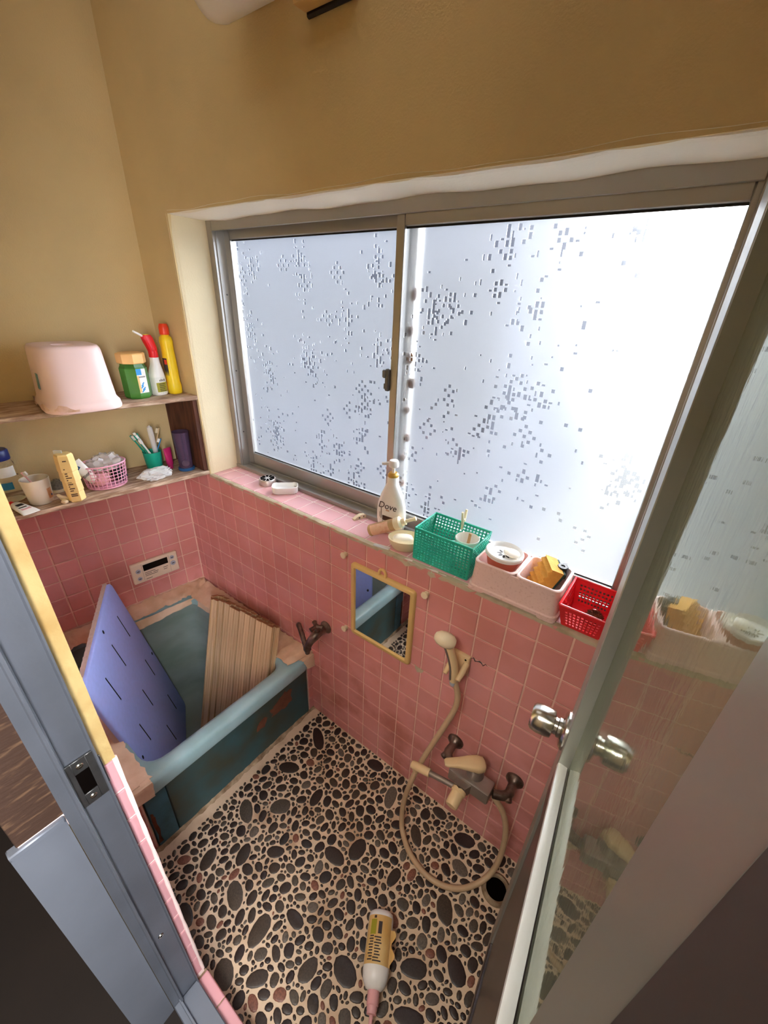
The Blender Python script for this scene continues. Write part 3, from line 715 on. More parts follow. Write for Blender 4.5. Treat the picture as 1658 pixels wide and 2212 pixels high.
# local: +Y towards the free edge, -X the face we look along, glass plane x = 0
FT = -0.0184; BK = 0.018; U0, U1 = 0.082, 0.596; Z0d, Z1d, ZR = 0.125, 1.755, 0.945
def dbox(name, a, b, m_, bev=0.0015):
    g = G(); g.mm(a, b, None, bev); return build(name, g, m_, door)
dbox('lock_stile', (FT, U1 - 0.062, Z0d), (BK, U1, Z1d), 'alu_door')
dbox('hinge_stile', (FT, U0, Z0d), (BK, U0 + 0.052, Z1d), 'alu_door')
dbox('top_rail', (FT, U0 + 0.052, Z1d - 0.045), (BK, U1 - 0.062, Z1d), 'alu_door')
dbox('mid_rail', (FT, U0 + 0.052, ZR - 0.075), (BK, U1 - 0.062, ZR - 0.008), 'door_lower')
g = G(); g.prism([(FT, ZR - 0.008), (FT + 0.001, ZR), (FT + 0.005, ZR + 0.001), (-0.006, ZR - 0.001), (-0.0022, ZR - 0.002), (-0.0022, ZR - 0.008)], -(U1 - 0.062), -(U0 + 0.052), Matrix(((1, 0, 0, 0), (0, 0, -1, 0), (0, 1, 0, 0), (0, 0, 0, 1))))
build('glazing_bead', g, 'alu_white', door)
dbox('bottom_rail', (FT, U0 + 0.052, Z0d), (BK, U1 - 0.062, Z0d + 0.09), 'door_lower')
dbox('lower_panel', (FT + 0.006, U0 + 0.045, Z0d + 0.08), (0.004, U1 - 0.055, ZR - 0.06), 'door_lower', 0)
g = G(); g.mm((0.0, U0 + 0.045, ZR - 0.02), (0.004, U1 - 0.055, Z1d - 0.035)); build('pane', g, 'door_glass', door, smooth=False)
for sgn, x0 in ((-1, FT), (1, BK)):
    kn = bpy.data.objects.new('door_knob', None); COL.objects.link(kn); kn.parent = door; kn.location = (x0, 0.577, 0.976); kn['label'] = 'round brushed steel knob'
    kn.rotation_euler = (0, sgn * PI / 2, 0)
    g = G(); g.lathe([(0.034, 0.0), (0.034, 0.003), (0.030, 0.007), (0.022, 0.010)], 32, cap0=False); build('rosette', g, 'steel', kn)
    g = G(); g.lathe([(0.0175, 0.009), (0.0175, 0.014), (0.0150, 0.0155), (0.0150, 0.021)], 28); build('neck', g, 'steel', kn)
    g = G(); g.lathe([(0.0155, 0.0205), (0.0235, 0.023), (0.0250, 0.030), (0.0255, 0.045), (0.0235, 0.056), (0.0195, 0.060), (0.0, 0.0605)], 36); build('grip', g, 'steel', kn)
g = G()
for z in (0.3, 1.0, 1.6): g.cyl((FT - 0.004, U0 - 0.004, z - 0.04), (FT - 0.004, U0 - 0.004, z + 0.04), 0.006)
build('hinge', g, 'alu_door', door)
# ================================================================== BATHTUB CORNER
def rpoly(cs, r, n=6):
    out = []; k = len(cs)
    for i in range(k):
        p = Vector(cs[i]); a = Vector(cs[i - 1]); b = Vector(cs[(i + 1) % k])
        pa = p + (a - p).normalized() * r; pb = p + (b - p).normalized() * r
        for j in range(n):
            t = j / (n - 1); q = pa * (1 - t) ** 2 + p * 2 * t * (1 - t) + pb * t * t
            out.append((q.x, q.y))
    return out
def inset(cs, d):
    s = ((1, 1), (-1, 1), (-1, -1), (1, -1))
    return [(c[0] + d * k[0], c[1] + d * k[1]) for c, k in zip(cs, s)]
g = G(); g.mm((-0.25, -0.80, -0.35), (0.80, 0.02, -0.24)); struct(build('floor_tub_pit', g, 'mortar', smooth=False))
tub = thing('bathtub', 'small aqua enamel bathtub with taped rim and dirty teal front panels', 'bathtub', (0, 0, 0))
OC = [(-0.083, -0.692), (0.780, -0.692), (0.780, -0.026), (0.004, -0.026)]
IC = [(0.000, -0.640), (0.722, -0.640), (0.722, -0.112), (0.080, -0.112)]
g = G()
rings = [zring(rpoly(inset(OC, 0.004), 0.02), 0.272), zring(rpoly(OC, 0.02), 0.282), zring(rpoly(OC, 0.022), 0.318), zring(rpoly(inset(OC, 0.004), 0.025), 0.329), zring(rpoly(inset(OC, 0.014), 0.03), 0.334),
         zring(rpoly(inset(IC, -0.016), 0.075), 0.334), zring(rpoly(inset(IC, -0.004), 0.07), 0.328), zring(rpoly(IC, 0.07), 0.312)]
g.loft(rings, cap0=False, cap1=False); build('rim', g, 'tub', tub, ang=60)
g = G()
rings = [zring(rpoly(IC, 0.07), 0.312), zring(rpoly(inset(IC, 0.018), 0.08), 0.12), zring(rpoly(inset(IC, 0.045), 0.08), -0.10), zring(rpoly(inset(IC, 0.06), 0.07), -0.17), zring(rpoly(inset(IC, 0.09), 0.06), -0.20), zring(rpoly(inset(IC, 0.14), 0.05), -0.205)]
g.loft(rings, cap0=False); build('basin', g, 'tub_in', tub, ang=60)
g = G(); g.mm((0.745, -0.6215, 0.0), (0.765, -0.030, 0.28), None, 0.002); pn = build('front_panel', g, 'panel', tub)
g = G(); g.mm((0.745, -0.690, 0.0), (0.765, -0.6245, 0.28), None, 0.002); pb_ = build('side_panel', g, 'panel_blue', tub)
def blob(pts, x, t=0.0012):
    g = G(); g.prism(pts, 0, t, Matrix(((0, 0, 1, x), (1, 0, 0, 0), (0, 1, 0, 0), (0, 0, 0, 1)))); return g
rr_ = random.Random(4)
def rough_poly(pts, k=0.006, n=4):
    out = []
    for i, p in enumerate(pts):
        q = pts[(i + 1) % len(pts)]
        for j in range(n):
            t = j / n; out.append((p[0] * (1 - t) + q[0] * t + rr_.uniform(-k, k), p[1] * (1 - t) + q[1] * t + rr_.uniform(-k, k)))
    return out
build('rust_patch', blob(rough_poly([(-0.215, 0.165), (-0.16, 0.150), (-0.12, 0.155), (-0.115, 0.225), (-0.15, 0.235), (-0.185, 0.215), (-0.22, 0.20)]), 0.765), 'rust', pn, smooth=False)
build('rust_patch', blob(rough_poly([(-0.290, 0.150), (-0.255, 0.145), (-0.235, 0.18), (-0.26, 0.19), (-0.285, 0.175)], 0.004), 0.765), 'rust', pn, smooth=False)
build('rust_patch', blob(rough_poly([(-0.686, 0.03), (-0.676, 0.03), (-0.674, 0.16), (-0.684, 0.19)], 0.003), 0.765), 'rust', pb_, smooth=False)
g = G(); rr_ = random.Random(8); rings = []
for i in range(70):
    y = -0.755 + 0.755 * i / 69; k = 0.6 * (k if i else 0) + rr_.uniform(-0.003, 0.003)
    rings.append([(0.762, y, -0.002), (0.764, y, 0.013 + k), (0.767, y, 0.011 + k), (0.772 + k * 1.0, y, 0.004), (0.776 + k * 1.4, y, -0.002)])
g.loft(rings); build('mortar_bead', g, 'mortar', tub)

def tape(name, A_, B_, lift=0.0018, seed=1, n=26, k=0.0035, parent=None):
    """strip between two polylines A_ and B_ (same length), crinkled"""
    r_ = random.Random(seed); g = G()
    def at(PL, t):
        f = t * (len(PL) - 1); i = min(int(f), len(PL) - 2); u = f - i
        return Vector(PL[i]) * (1 - u) + Vector(PL[i + 1]) * u
    rings = []
    for i in range(n + 1):
        t = i / n; a, b = at(A_, t), at(B_, t); top = []
        for j in range(6):
            u = j / 5; p = a * (1 - u) + b * u
            p += Vector((r_.uniform(-k, k) * (0.6 if j in (0, 5) else 0.2), r_.uniform(-k, k) * (0.6 if j in (0, 5) else 0.2), lift + abs(r_.gauss(0, k * 0.7))))
            top.append(p)
        rings.append(top + [p - Vector((0, 0, 0.0012)) for p in reversed(top)])
    g.loft(rings); return build(name, g, 'tape', parent if parent else tub, ang=50)
tape('tape', [(0.0, -0.003, 0.345), (0.40, -0.003, 0.345), (0.782, -0.003, 0.345)], [(0.045, -0.115, 0.334), (0.40, -0.108, 0.335), (0.755, -0.108, 0.335)], seed=3, n=60, k=0.0060)
tape('tape', [LW(0.002, 0.0, 0.352), LW(0.002, 0.35, 0.350), LW(0.002, 0.70, 0.350)], [(0.075, -0.03, 0.338), (0.052, -0.35, 0.336), (0.02, -0.66, 0.336)], seed=5, n=54, k=0.0075)
tape('tape', [(0.090, -0.10, 0.3345), (0.062, -0.33, 0.335), (0.03, -0.55, 0.335)], [(0.098, -0.115, 0.312), (0.076, -0.33, 0.300), (0.045, -0.55, 0.305)], seed=6, n=26, k=0.003)
tape('tape', [(0.10, -0.108, 0.334), (0.30, -0.106, 0.334), (0.66, -0.106, 0.333)], [(0.11, -0.116, 0.305), (0.30, -0.114, 0.312), (0.66, -0.114, 0.316)], seed=7, n=26, k=0.003)
tape('tape', [(-0.05, -0.768, 0.340), (0.4, -0.768, 0.340), (0.770, -0.768, 0.338)], [(-0.02, -0.665, 0.336), (0.4, -0.655, 0.336), (0.765, -0.650, 0.336)], seed=9, n=54, k=0.0070)
tape('tape', [(0.765, -0.768, 0.340), (0.778, -0.768, 0.33), (0.783, -0.768, 0.285)], [(0.762, -0.655, 0.337), (0.782, -0.655, 0.331), (0.786, -0.660, 0.275)], seed=10, n=12, k=0.003)
tape('tape', [(0.765, -0.002, 0.345), (0.785, -0.002, 0.335), (0.790, -0.002, 0.270)], [(0.755, -0.062, 0.336), (0.783, -0.055, 0.330), (0.786, -0.040, 0.285)], seed=11, n=12, k=0.004)
# tiled ledges at both ends of the tub
g = G(); g.mm((-0.14, YF, -0.3), (0.761, -0.694, 0.336)); lg = struct(build('trim_3', g, 'grout', smooth=False))
for j in range(5):
    za, zb = 0.02 + j * 0.066, 0.02 + (j + 1) * 0.066
    link('tile', tile_mesh(0.070, 0.062, 'tile'), lg, (0.761, -0.7345, (za + zb) / 2 - 0.01), (PI / 2, 0, PI / 2))
g = G(); g.mm((0.70, -0.024, -0.05), (0.763, 0.004, 0.338)); lg = struct(build('trim_4', g, 'grout', smooth=False))
for j in range(5):
    za, zb = 0.01 + j * 0.066, 0.01 + (j + 1) * 0.066
    link('tile', tile_mesh(0.022, 0.062, 'tile'), lg, (0.763, -0.0115, (za + zb) / 2), (PI / 2, 0, PI / 2))

# foam board leaning in the tub
A_ = Vector((.058, -.407, .581)); D_ = Vector((.563, -.686, .589)); B_ = Vector((.14, -.281, -.212))
bu = (D_ - A_).normalized(); bv = B_ - A_; bv = (bv - bu * bv.dot(bu)).normalized(); bn = bu.cross(bv)
if bn.y < 0: bn = -bn
bt = thing('foam_board', 'lavender foam bath lid panel with dark slots leaning inside the bathtub', 'bath lid')
bt.matrix_world = Matrix((( bu.x, bv.x, bn.x, A_.x), (bu.y, bv.y, bn.y, A_.y), (bu.z, bv.z, bn.z, A_.z), (0, 0, 0, 1)))
BW, BH = 0.577, 0.795
def rcorner(w_, h_, r): return rpoly([(0, 0), (w_, 0), (w_, h_), (0, h_)], r, 7)
g = G(); o_ = rcorner(BW, BH, 0.025); i_ = [(0.004 + x * (1 - 0.008 / BW), 0.004 + y * (1 - 0.008 / BH)) for x, y in o_]
g.loft([[(x, y, -0.012) for x, y in o_], [(x, y, -0.004) for x, y in o_], [(x, y, 0.0) for x, y in i_]]); build('face_layer', g, 'board', bt, ang=60)
g = G(); pts = []
for i in range(61): pts.append((0.01 + (BW - 0.02) * i / 60, -0.004 + 0.0035 * abs(math.sin(i * PI / 2.5))))
pts += [(BW - 0.001, 0.03), (BW - 0.001, BH - 0.02), (BW - 0.02, BH - 0.001), (0.02, BH - 0.001), (0.001, BH - 0.02), (0.001, 0.03)]
g.prism(pts, -0.027, -0.0122); build('back_layer', g, 'board_back', bt, ang=30)
for cu in (0.120, 0.286, 0.448):
    for v0, v1 in ((0.090, 0.202), (0.342, 0.440), (0.574, 0.678)):
        g = G(); g.mm((cu - 0.0028, v0, -0.001), (cu + 0.0028, v1, 0.0004)); build('slot', g, 'slot', bt, smooth=False)
for cu, cv in ((0.284, 0.028), (0.552, 0.388), (0.024, 0.40), (0.286, 0.77)):
    g = G(); g.lathe([(0.0075, -0.001), (0.0075, 0.0004)], 18, Matrix.Translation((cu, cv, 0)), sx=0.8); build('hang_hole', g, 'slot', bt, smooth=False)

# rolled slatted lid standing in the tub
TL, TR_, BL_ = Vector((.247, -.092, .420)), Vector((.676, -.080, .452)), Vector((.316, -.292, -.188))
e2 = (TL - BL_).normalized(); e1 = TR_ - TL; e1 = (e1 - e2 * e1.dot(e2)).normalized(); e3 = e1.cross(e2)
if e3.y > 0: e3 = -e3
RL = (TL - BL_).length
rl = thing('slatted_bath_lid', 'folded roll-up bath lid of wooden slats standing in the bathtub', 'bath lid')
rl.matrix_world = Matrix(((e1.x, e2.x, e3.x, BL_.x), (e1.y, e2.y, e3.y, BL_.y), (e1.z, e2.z, e3.z, BL_.z), (0, 0, 0, 1)))
SWd = 0.0335; ST = 0.0145
g = G()
sec = [(-SWd / 2 + 0.0045, -ST / 2), (SWd / 2 - 0.0045, -ST / 2), (SWd / 2 - 0.0002, ST / 2 - 0.004)]
for i in range(6):      # reeded outer face
    x = SWd / 2 - 0.003 - i * (SWd - 0.006) / 5
    sec += [(x + 0.0018, ST / 2), (x, ST / 2 + 0.0008), (x - 0.0018, ST / 2 - 0.0005)]
sec += [(-SWd / 2 + 0.0002, ST / 2 - 0.004)]
Tz = Matrix(((1, 0, 0, 0), (0, 0, 1, 0), (0, 1, 0, 0), (0, 0, 0, 1)))
g.loft([[(x, 0.0, z) for x, z in sec], [(x, RL - 0.0004, z) for x, z in sec]], cap0=False, cap1=False)
g.m(1); n0 = len(sec)
g.add([(x, RL, z) for x, z in sec], [tuple(range(n0))]); g.add([(x, 0, z) for x, z in sec], [tuple(range(n0))])
so = build('slat', g, ['slat', 'slat_end'], rl, ang=40)
me_s = so.data
rs_ = random.Random(2)
place = []
for i in range(11): place.append((0.052 + i * (SWd + 0.0010), 0.0105 + 0.011 * math.exp(-i / 0.9) + 0.0012 * math.sin(i * 2.1), 0.0))
for i in range(11): place.append((0.060 + i * (SWd + 0.0010), -0.0085 - 0.013 * math.exp(-i / 1.1) + 0.0012 * math.sin(i * 1.3), PI))
for k, a in enumerate((0.55, 1.57, 2.6)):
    place.append((0.034 - 0.026 * math.sin(a), -0.001 + 0.0235 * math.cos(a), -a))
for k, (x, z, a) in enumerate(place):
    if k == 0: so.location = (x, 0, z); so.rotation_euler = (0, a, 0); continue
    link('slat', me_s, rl, (x, rs_.uniform(-0.004, 0.004), z), (0, a, 0))

# ================================================================== LEFT WALL
sh = thing('wall_shelf', 'weathered two-board wooden shelf with a dark end board, on the left wall', 'shelf', (0, 0, 0))
ZL_, ZU_ = 0.986, 1.283
def board(name, q1, z0, z1, seed, m_='shelf_wood'):
    r_ = random.Random(seed); g = G(); rings = []
    for i in range(31):
        t = i / 30; q = t * q1; k = r_.uniform(-0.0016, 0.0016)
        a0 = LW(0.001, q + 0.001 * (1 - t)); a1 = LW(0.218 + k, q + (1 - t) * 0.0285 * -1 + 0.0)
        y_a = min(a0[1], -0.0015); y_b = min(a1[1], -0.0015)
        rings.append([(a0[0], y_a, z0), (a1[0], y_b, z0 + 0.002), (a1[0] + 0.003, y_b, z0 + 0.005), (a1[0] + 0.003, y_b, z1 - 0.004), (a1[0], y_b, z1 - 0.001 + k * 0.5), (a0[0], y_a, z1)])
    g.loft(rings); return build(name, g, m_, sh, ang=30)
board('lower_board', 0.775, ZL_ - 0.019, ZL_, 1); board('upper_board', 0.775, ZU_ - 0.018, ZU_, 2)
g = G(); g.prism([(0.003, -0.002), (0.214, -0.002), (0.214, -0.019), (0.001, -0.019)], ZL_ + 0.0003, ZU_ - 0.0183); build('end_board', g, 'shelf_dark', sh)

def on_shelf(name, label, cat, p, q, z, rz=0.0, group=None):
    x, y, _ = LW(p, q); return thing(name, label, cat, (x, y, z), AL + rz, group)
# local frame of these things: +X off the wall, +Y towards the window wall
def srect(w_, d_, k, n=40):
    pts = []
    for j in range(n):
        a = 2 * PI * j / n; c_, s_ = math.cos(a), math.sin(a)
        pts.append((w_ / 2 * math.copysign(abs(c_) ** (2 / k), c_), d_ / 2 * math.copysign(abs(s_) ** (2 / k), s_)))
    return pts
# bath stool
st = on_shelf('bath_stool', 'pale pink plastic bath stool with stained foot on the upper shelf', 'stool', 0.150, 0.330, ZU_)
def foot(p2, z, arch):
    out = []
    for x, y in p2:
        dz = arch * max(0.0, 1 - (x / 0.055) ** 2) if abs(y) > 0.07 else 0.0
        out.append((x, y, z + dz))
    return out
H_ = 0.184
prf = [(0.262, 0.212, 0.0, 3.8), (0.266, 0.216, 0.006, 3.8), (0.262, 0.212, 0.020, 3.8), (0.250, 0.202, 0.027, 3.8), (0.240, 0.197, 0.032, 3.8), (0.225, 0.190, 0.080, 3.8), (0.208, 0.184, 0.130, 3.8), (0.197, 0.180, 0.166, 3.8), (0.192, 0.176, 0.176, 3.8), (0.182, 0.168, 0.1825, 3.8), (0.168, 0.156, 0.184, 3.6), (0.100, 0.100, 0.1825, 3)]
g = G(); rings = [foot(srect(a, b, k), z, 0.016 if z < 0.003 else (0.012 if z < 0.01 else 0)) for a, b, z, k in prf]
rings += [zring(srect(0.056, 0.060, 2.4), 0.1822), zring(srect(0.046, 0.050, 2.4), 0.172)]
g.loft(rings, cap0=False); build('body', g, 'stool', st, ang=50)
g = G(); r_ = random.Random(5)
p0 = srect(0.2665, 0.2165, 3.6, 80); sel = [i for i in range(80)]
rings = []
for i in range(24, 80):
    x, y = p0[i % 80]; k = 1.002; h = 0.020 + 0.008 * math.sin(i * 0.7) + r_.uniform(-0.003, 0.003)
    a = 0.0125 if abs(y) > 0.07 and abs(x) < 0.04 else 0.002
    rings.append([(x * k, y * k, a + 0.004), (x * k * 0.997, y * k * 0.997, max(a + 0.006, h))])
g.loft(rings, cap0=False, cap1=False, closed=False); build('scale_stain', g, 'stool_dirt', st)
g = G(); g.mm((-0.013, -0.0008, -0.022), (0.013, 0.0008, 0.022)); o = build('sticker', g, 'teal_sticker', st, smooth=False)
o.rotation_euler = (-0.075, 0, 0); o.location = (0.045, -0.0945, 0.088)

def oct_ring(r, z, k=0.28):
    c_ = r * k * 1.5
    return [(r, -c_, z), (r, c_, z), (c_, r, z), (-c_, r, z), (-r, c_, z), (-r, -c_, z), (-c_, -r, z), (c_, -r, z)]
jr = on_shelf('bath_salts_jar', 'glass jar with green liquid and a tan octagonal lid, on the upper shelf', 'jar', 0.135, 0.144, ZU_, 0.25)
g = G(); g.loft([oct_ring(0.036, 0.0), oct_ring(0.040, 0.006), oct_ring(0.040, 0.100), oct_ring(0.035, 0.108), oct_ring(0.034, 0.116)]); build('glass_body', g, 'green_liquid', jr, ang=25)
g = G(); g.loft([oct_ring(0.0395, 0.101), oct_ring(0.036, 0.109), oct_ring(0.034, 0.117)], cap0=False); build('glass_neck', g, 'clear', jr, ang=25)
g = G(); g.loft([oct_ring(0.040, 0.116), oct_ring(0.042, 0.119), oct_ring(0.042, 0.146), oct_ring(0.039, 0.149)]); build('lid', g, 'tan', jr, ang=25)
def flat_label(parent, y0, y1, z0, z1, x, m_, name='label', t=0.0005):
    g = G(); g.mm((x, y0, z0), (x + t, y1, z1)); return build(name, g, m_, parent, smooth=False)
lb = flat_label(jr, -0.016, 0.0165, 0.020, 0.100, 0.0401, 'paper'); flat_label(lb, -0.016, 0.002, 0.080, 0.100, 0.0406, 'blue_label', 'blue_band')
g = G()
for k_ in range(9): g.mm((0.0406, -0.010 + 0.0026 * k_, 0.071), (0.0409, -0.0085 + 0.0026 * k_, 0.0755))
build('lettering', g, 'print', lb, smooth=False)
g = G()
for k_ in range(5): g.box((0.0408, -0.002 + 0.003 * math.sin(k_ * 2.0), 0.028 + k_ * 0.006), (0.0004, 0.016 - 0.002 * k_, 0.004), rot=(0.7, 0, 0))
build('picture', g, 'blue_label', lb, smooth=False)
g = G(); g.mm((0.0406, -0.016, 0.022), (0.0408, -0.009, 0.078)); build('side_strip', g, 'tan', lb, smooth=False)

spb = on_shelf('spray_bottle', 'white trigger spray bottle with a red head between jar and yellow bottle', 'bottle', 0.128, 0.070, ZU_, 0.35)
g = G(); rings = []
for w_, d_, z, ox in ((0.040, 0.050, 0.0, 0), (0.046, 0.056, 0.006, 0), (0.046, 0.056, 0.060, 0), (0.043, 0.052, 0.072, -0.000), (0.036, 0.044, 0.088, 0.002), (0.030, 0.032, 0.106, 0.004), (0.027, 0.029, 0.124, 0.005), (0.029, 0.031, 0.127, 0.005), (0.026, 0.028, 0.130, 0.005)):
    rings.append([(x, y + ox, z) for x, y in srect(w_, d_, 2.6, 28)])
g.loft(rings); build('body', g, 'white', spb, ang=45)
g = G(); g.lathe([(0.0150, 0.129), (0.0155, 0.131), (0.0155, 0.150), (0.0135, 0.152)], 24, Matrix.Translation((0, 0.005, 0))); build('collar', g, 'red', spb)
g = G(); rings = []
for (cx_, w_, h_, z) in ((0.005, 0.030, 0.024, 0.150), (0.002, 0.034, 0.025, 0.164), (-0.004, 0.036, 0.025, 0.180), (-0.008, 0.038, 0.024, 0.194), (-0.010, 0.030, 0.018, 0.203)):
    rings.append([(y, cx_ + x, z) for x, y in srect(w_, h_, 3.4, 24)])
g.loft(rings); build('trigger_head', g, 'red', spb, ang=35)
g = G(); g.axis((0, -0.020, 0.198), (0, -0.056, 0.217), [(0.004, 0), (0.0035, 0.04)], 12); build('nozzle', g, 'white', spb)
g = G(); g.mm((-0.006, -0.018, 0.2025), (0.006, -0.003, 0.2045)); build('nozzle_tab', g, 'yellow', spb)
def wrap_label(parent, w_, d_, k, z0, z1, a0, a1, m_, name='label', off=1.004, n=14):
    g = G(); rings = []
    for i in range(n + 1):
        a = a0 + (a1 - a0) * i / n; c_, s_ = math.cos(a), math.sin(a)
        x = off * w_ / 2 * math.copysign(abs(c_) ** (2 / k), c_); y = off * d_ / 2 * math.copysign(abs(s_) ** (2 / k), s_)
        rings.append([(x, y, z0), (x, y, z1)])
    g.loft(rings, cap0=False, cap1=False, closed=False); return build(name, g, m_, parent)
lb = wrap_label(spb, 0.046, 0.056, 2.6, 0.006, 0.063, -1.9, 1.75, 'paper')
wrap_label(lb, 0.046, 0.056, 2.6, 0.012, 0.045, -0.75, 0.62, 'olive', 'olive_block', 1.012)
wrap_label(lb, 0.046, 0.056, 2.6, 0.008, 0.061, 0.95, 1.3, 'red', 'red_stripe', 1.012)
g = G()
for k_ in range(5): g.mm((0.0234, -0.014, 0.015 + k_ * 0.006), (0.0237, 0.010 - 0.002 * (k_ % 2), 0.0172 + k_ * 0.006))
for k_ in range(4): g.mm((0.0234, -0.010 + k_ * 0.006, 0.049), (0.0237, -0.007 + k_ * 0.006, 0.055 + 0.002 * (k_ % 2)))
build('lettering', g, 'print', lb, smooth=False)

yb = on_shelf('cleaner_bottle', 'tall yellow squeeze bottle with an orange-red cap at the shelf corner', 'bottle', 0.132, 0.016, ZU_, 0.1)
g = G(); rings = []
for w_, d_, z in ((0.046, 0.042, 0.0), (0.052, 0.047, 0.005), (0.052, 0.047, 0.030), (0.047, 0.043, 0.042), (0.046, 0.042, 0.110), (0.044, 0.040, 0.140), (0.042, 0.040, 0.165), (0.045, 0.043, 0.182), (0.040, 0.038, 0.194), (0.026, 0.025, 0.200), (0.024, 0.024, 0.205)):
    rings.append(zring(srect(w_, d_, 2.5, 28), z))
g.loft(rings); build('body', g, 'yellow', yb, ang=50)
g = G(); g.lathe([(0.0160, 0.203), (0.0165, 0.205), (0.0165, 0.226), (0.0135, 0.236), (0.012, 0.238)], 24); build('cap', g, 'red_cap', yb)
lb = wrap_label(yb, 0.046, 0.042, 2.5, 0.055, 0.125, -1.9, -0.9, 'print', 'label', 1.01); wrap_label(lb, 0.046, 0.042, 2.5, 0.104, 0.120, -1.5, -0.95, 'red_cap', 'emblem', 1.018)

# ---- lower shelf
bb_ = on_shelf('mouthwash_bottle', 'clear bottle with a navy cap at the left end of the lower shelf', 'bottle', 0.062, 0.575, ZL_)
g = G(); g.lathe([(0.034, 0), (0.037, 0.004), (0.037, 0.03), (0.034, 0.036), (0.037, 0.042), (0.037, 0.07), (0.034, 0.076), (0.036, 0.084), (0.034, 0.125), (0.027, 0.138), (0.026, 0.146)], 28); build('body', g, 'clear', bb_)
g = G(); g.lathe([(0.031, 0.137), (0.032, 0.139), (0.032, 0.166), (0.029, 0.170), (0.0, 0.171)], 28); build('cap', g, 'navy', bb_)
lb = wrap_label(bb_, 0.074, 0.074, 2, 0.044, 0.068, -1.2, 0.3, 'blue_label', 'label', 1.01); wrap_label(bb_, 0.074, 0.074, 2, 0.085, 0.118, -0.4, 0.9, 'paper', 'label', 0.99)
mg = on_shelf('mug', 'white ceramic mug with a floral decal on the lower shelf', 'mug', 0.150, 0.512, ZL_)
g = G(); g.lathe([(0.030, 0), (0.033, 0.004), (0.036, 0.04), (0.0395, 0.083), (0.0385, 0.085), (0.036, 0.083), (0.033, 0.04), (0.029, 0.008)], 36); build('body', g, 'mug', mg)
g = G(); g.tube([(-0.034, 0.012, 0.066), (-0.05, 0.018, 0.062), (-0.054, 0.019, 0.042), (-0.046, 0.016, 0.024), (-0.032, 0.011, 0.02)], 0.0042, 8, 2); build('handle', g, 'mug', mg)
lb = wrap_label(mg, 0.0735, 0.0735, 2, 0.018, 0.052, 0.55, 1.05, 'decor', 'decal', 1.006); wrap_label(lb, 0.0735, 0.0735, 2, 0.024, 0.031, 0.82, 0.98, 'blue_base', 'decal_flower', 1.016)
def toothbrush(name, label, base, tip, hm, bm_, group, roll=0.0):
    d = Vector(tip) - Vector(base); L_ = d.length
    t = thing(name, label, 'toothbrush', base, 0, group)
    t.rotation_euler = (d.to_track_quat('Z', 'Y') @ Euler((0, 0, roll)).to_quaternion()).to_euler()
    g = G(); g.loft([zring(srect(a, b, 3, 10), z) for a, b, z in ((0.008, 0.005, 0), (0.010, 0.006, L_ * 0.35), (0.005, 0.004, L_ * 0.72), (0.005, 0.004, L_ * 0.82), (0.010, 0.0045, L_ * 0.87), (0.009, 0.004, L_))]); build('handle', g, hm, t)
    g = G(); g.mm((-0.004, 0.002, L_ * 0.865), (0.004, 0.011, L_ * 0.985), None, 0.001); build('bristles', g, bm_, t); return t
def lwv(p, q, z): return LW(p, q, z)
toothbrush('toothbrush', 'pink toothbrush standing in the white floral mug', lwv(0.160, 0.498, ZL_ + 0.012), lwv(0.135, 0.535, ZL_ + 0.105), 'pink', 'white', None)
sb = on_shelf('scrub_brush', 'small oval grey bristle brush behind the white mug', 'brush', 0.075, 0.452, ZL_)
g = G(); g.loft([zring(srect(0.058, 0.046, 2.2, 28), z) for z in (0, 0.010)]); build('back', g, 'cream', sb)
g = G(); g.ell((0, 0, 0.012), (0.027, 0.022, 0.026), 24, 10)
for k_ in range(150):
    a = rnd.uniform(0, 2 * PI); e_ = rnd.uniform(0.1, 1.3); d = Vector((math.cos(a) * math.cos(e_) * 0.027, math.sin(a) * math.cos(e_) * 0.022, 0.012 + math.sin(e_) * 0.026)); g.cyl(d * 0.97, d * 1.13 + Vector((0, 0, -0.001)), 0.0007, 0.0004, 4)
build('bristles', g, 'bristle', sb)
pg = on_shelf('folded_strap', 'cream folded plastic clip beside the mug on the shelf front', 'clip', 0.196, 0.462, ZL_, 0.5)
g = G(); g.tube([(0.012, 0.018, 0.006), (0.006, -0.004, 0.020), (0.002, -0.012, 0.030), (-0.006, -0.004, 0.026), (0.004, 0.0, 0.008), (0.020, -0.004, 0.006)], [0.005, 0.006, 0.0045, 0.005, 0.006, 0.006], 10, 2); build('loop', g, 'cream', pg)
g = G(); g.mm((0.006, -0.014, 0.001), (0.024, 0.002, 0.012), None, 0.003); build('clasp', g, 'cream', pg)
ct = on_shelf('facial_wash_pack', 'crinkled yellowed hexagonal pack with printed side on the lower shelf', 'pack', 0.203, 0.424, ZL_, 0.25)
def hexr(r, z, ph=0.0, sx=1.0): return [(r * sx * math.cos(PI / 3 * k + ph), r * math.sin(PI / 3 * k + ph), z) for k in range(6)]
g = G(); g.loft([hexr(0.023, 0), hexr(0.026, 0.004), hexr(0.0255, 0.035), hexr(0.0275, 0.037), hexr(0.026, 0.070), hexr(0.0285, 0.072), hexr(0.0265, 0.105), hexr(0.0285, 0.107), hexr(0.026, 0.158), hexr(0.023, 0.163)]); build('body', g, 'carton', ct, ang=25)
g = G(); Td = Matrix.Rotation(-PI / 6, 4, 'Z')
for k_ in range(11): g.mm((0.0232, -0.008, 0.040 + k_ * 0.0075), (0.0244, -0.008 + 0.016 * (0.6 + 0.4 * math.sin(k_ * 2.3)), 0.0432 + k_ * 0.0075), Td)
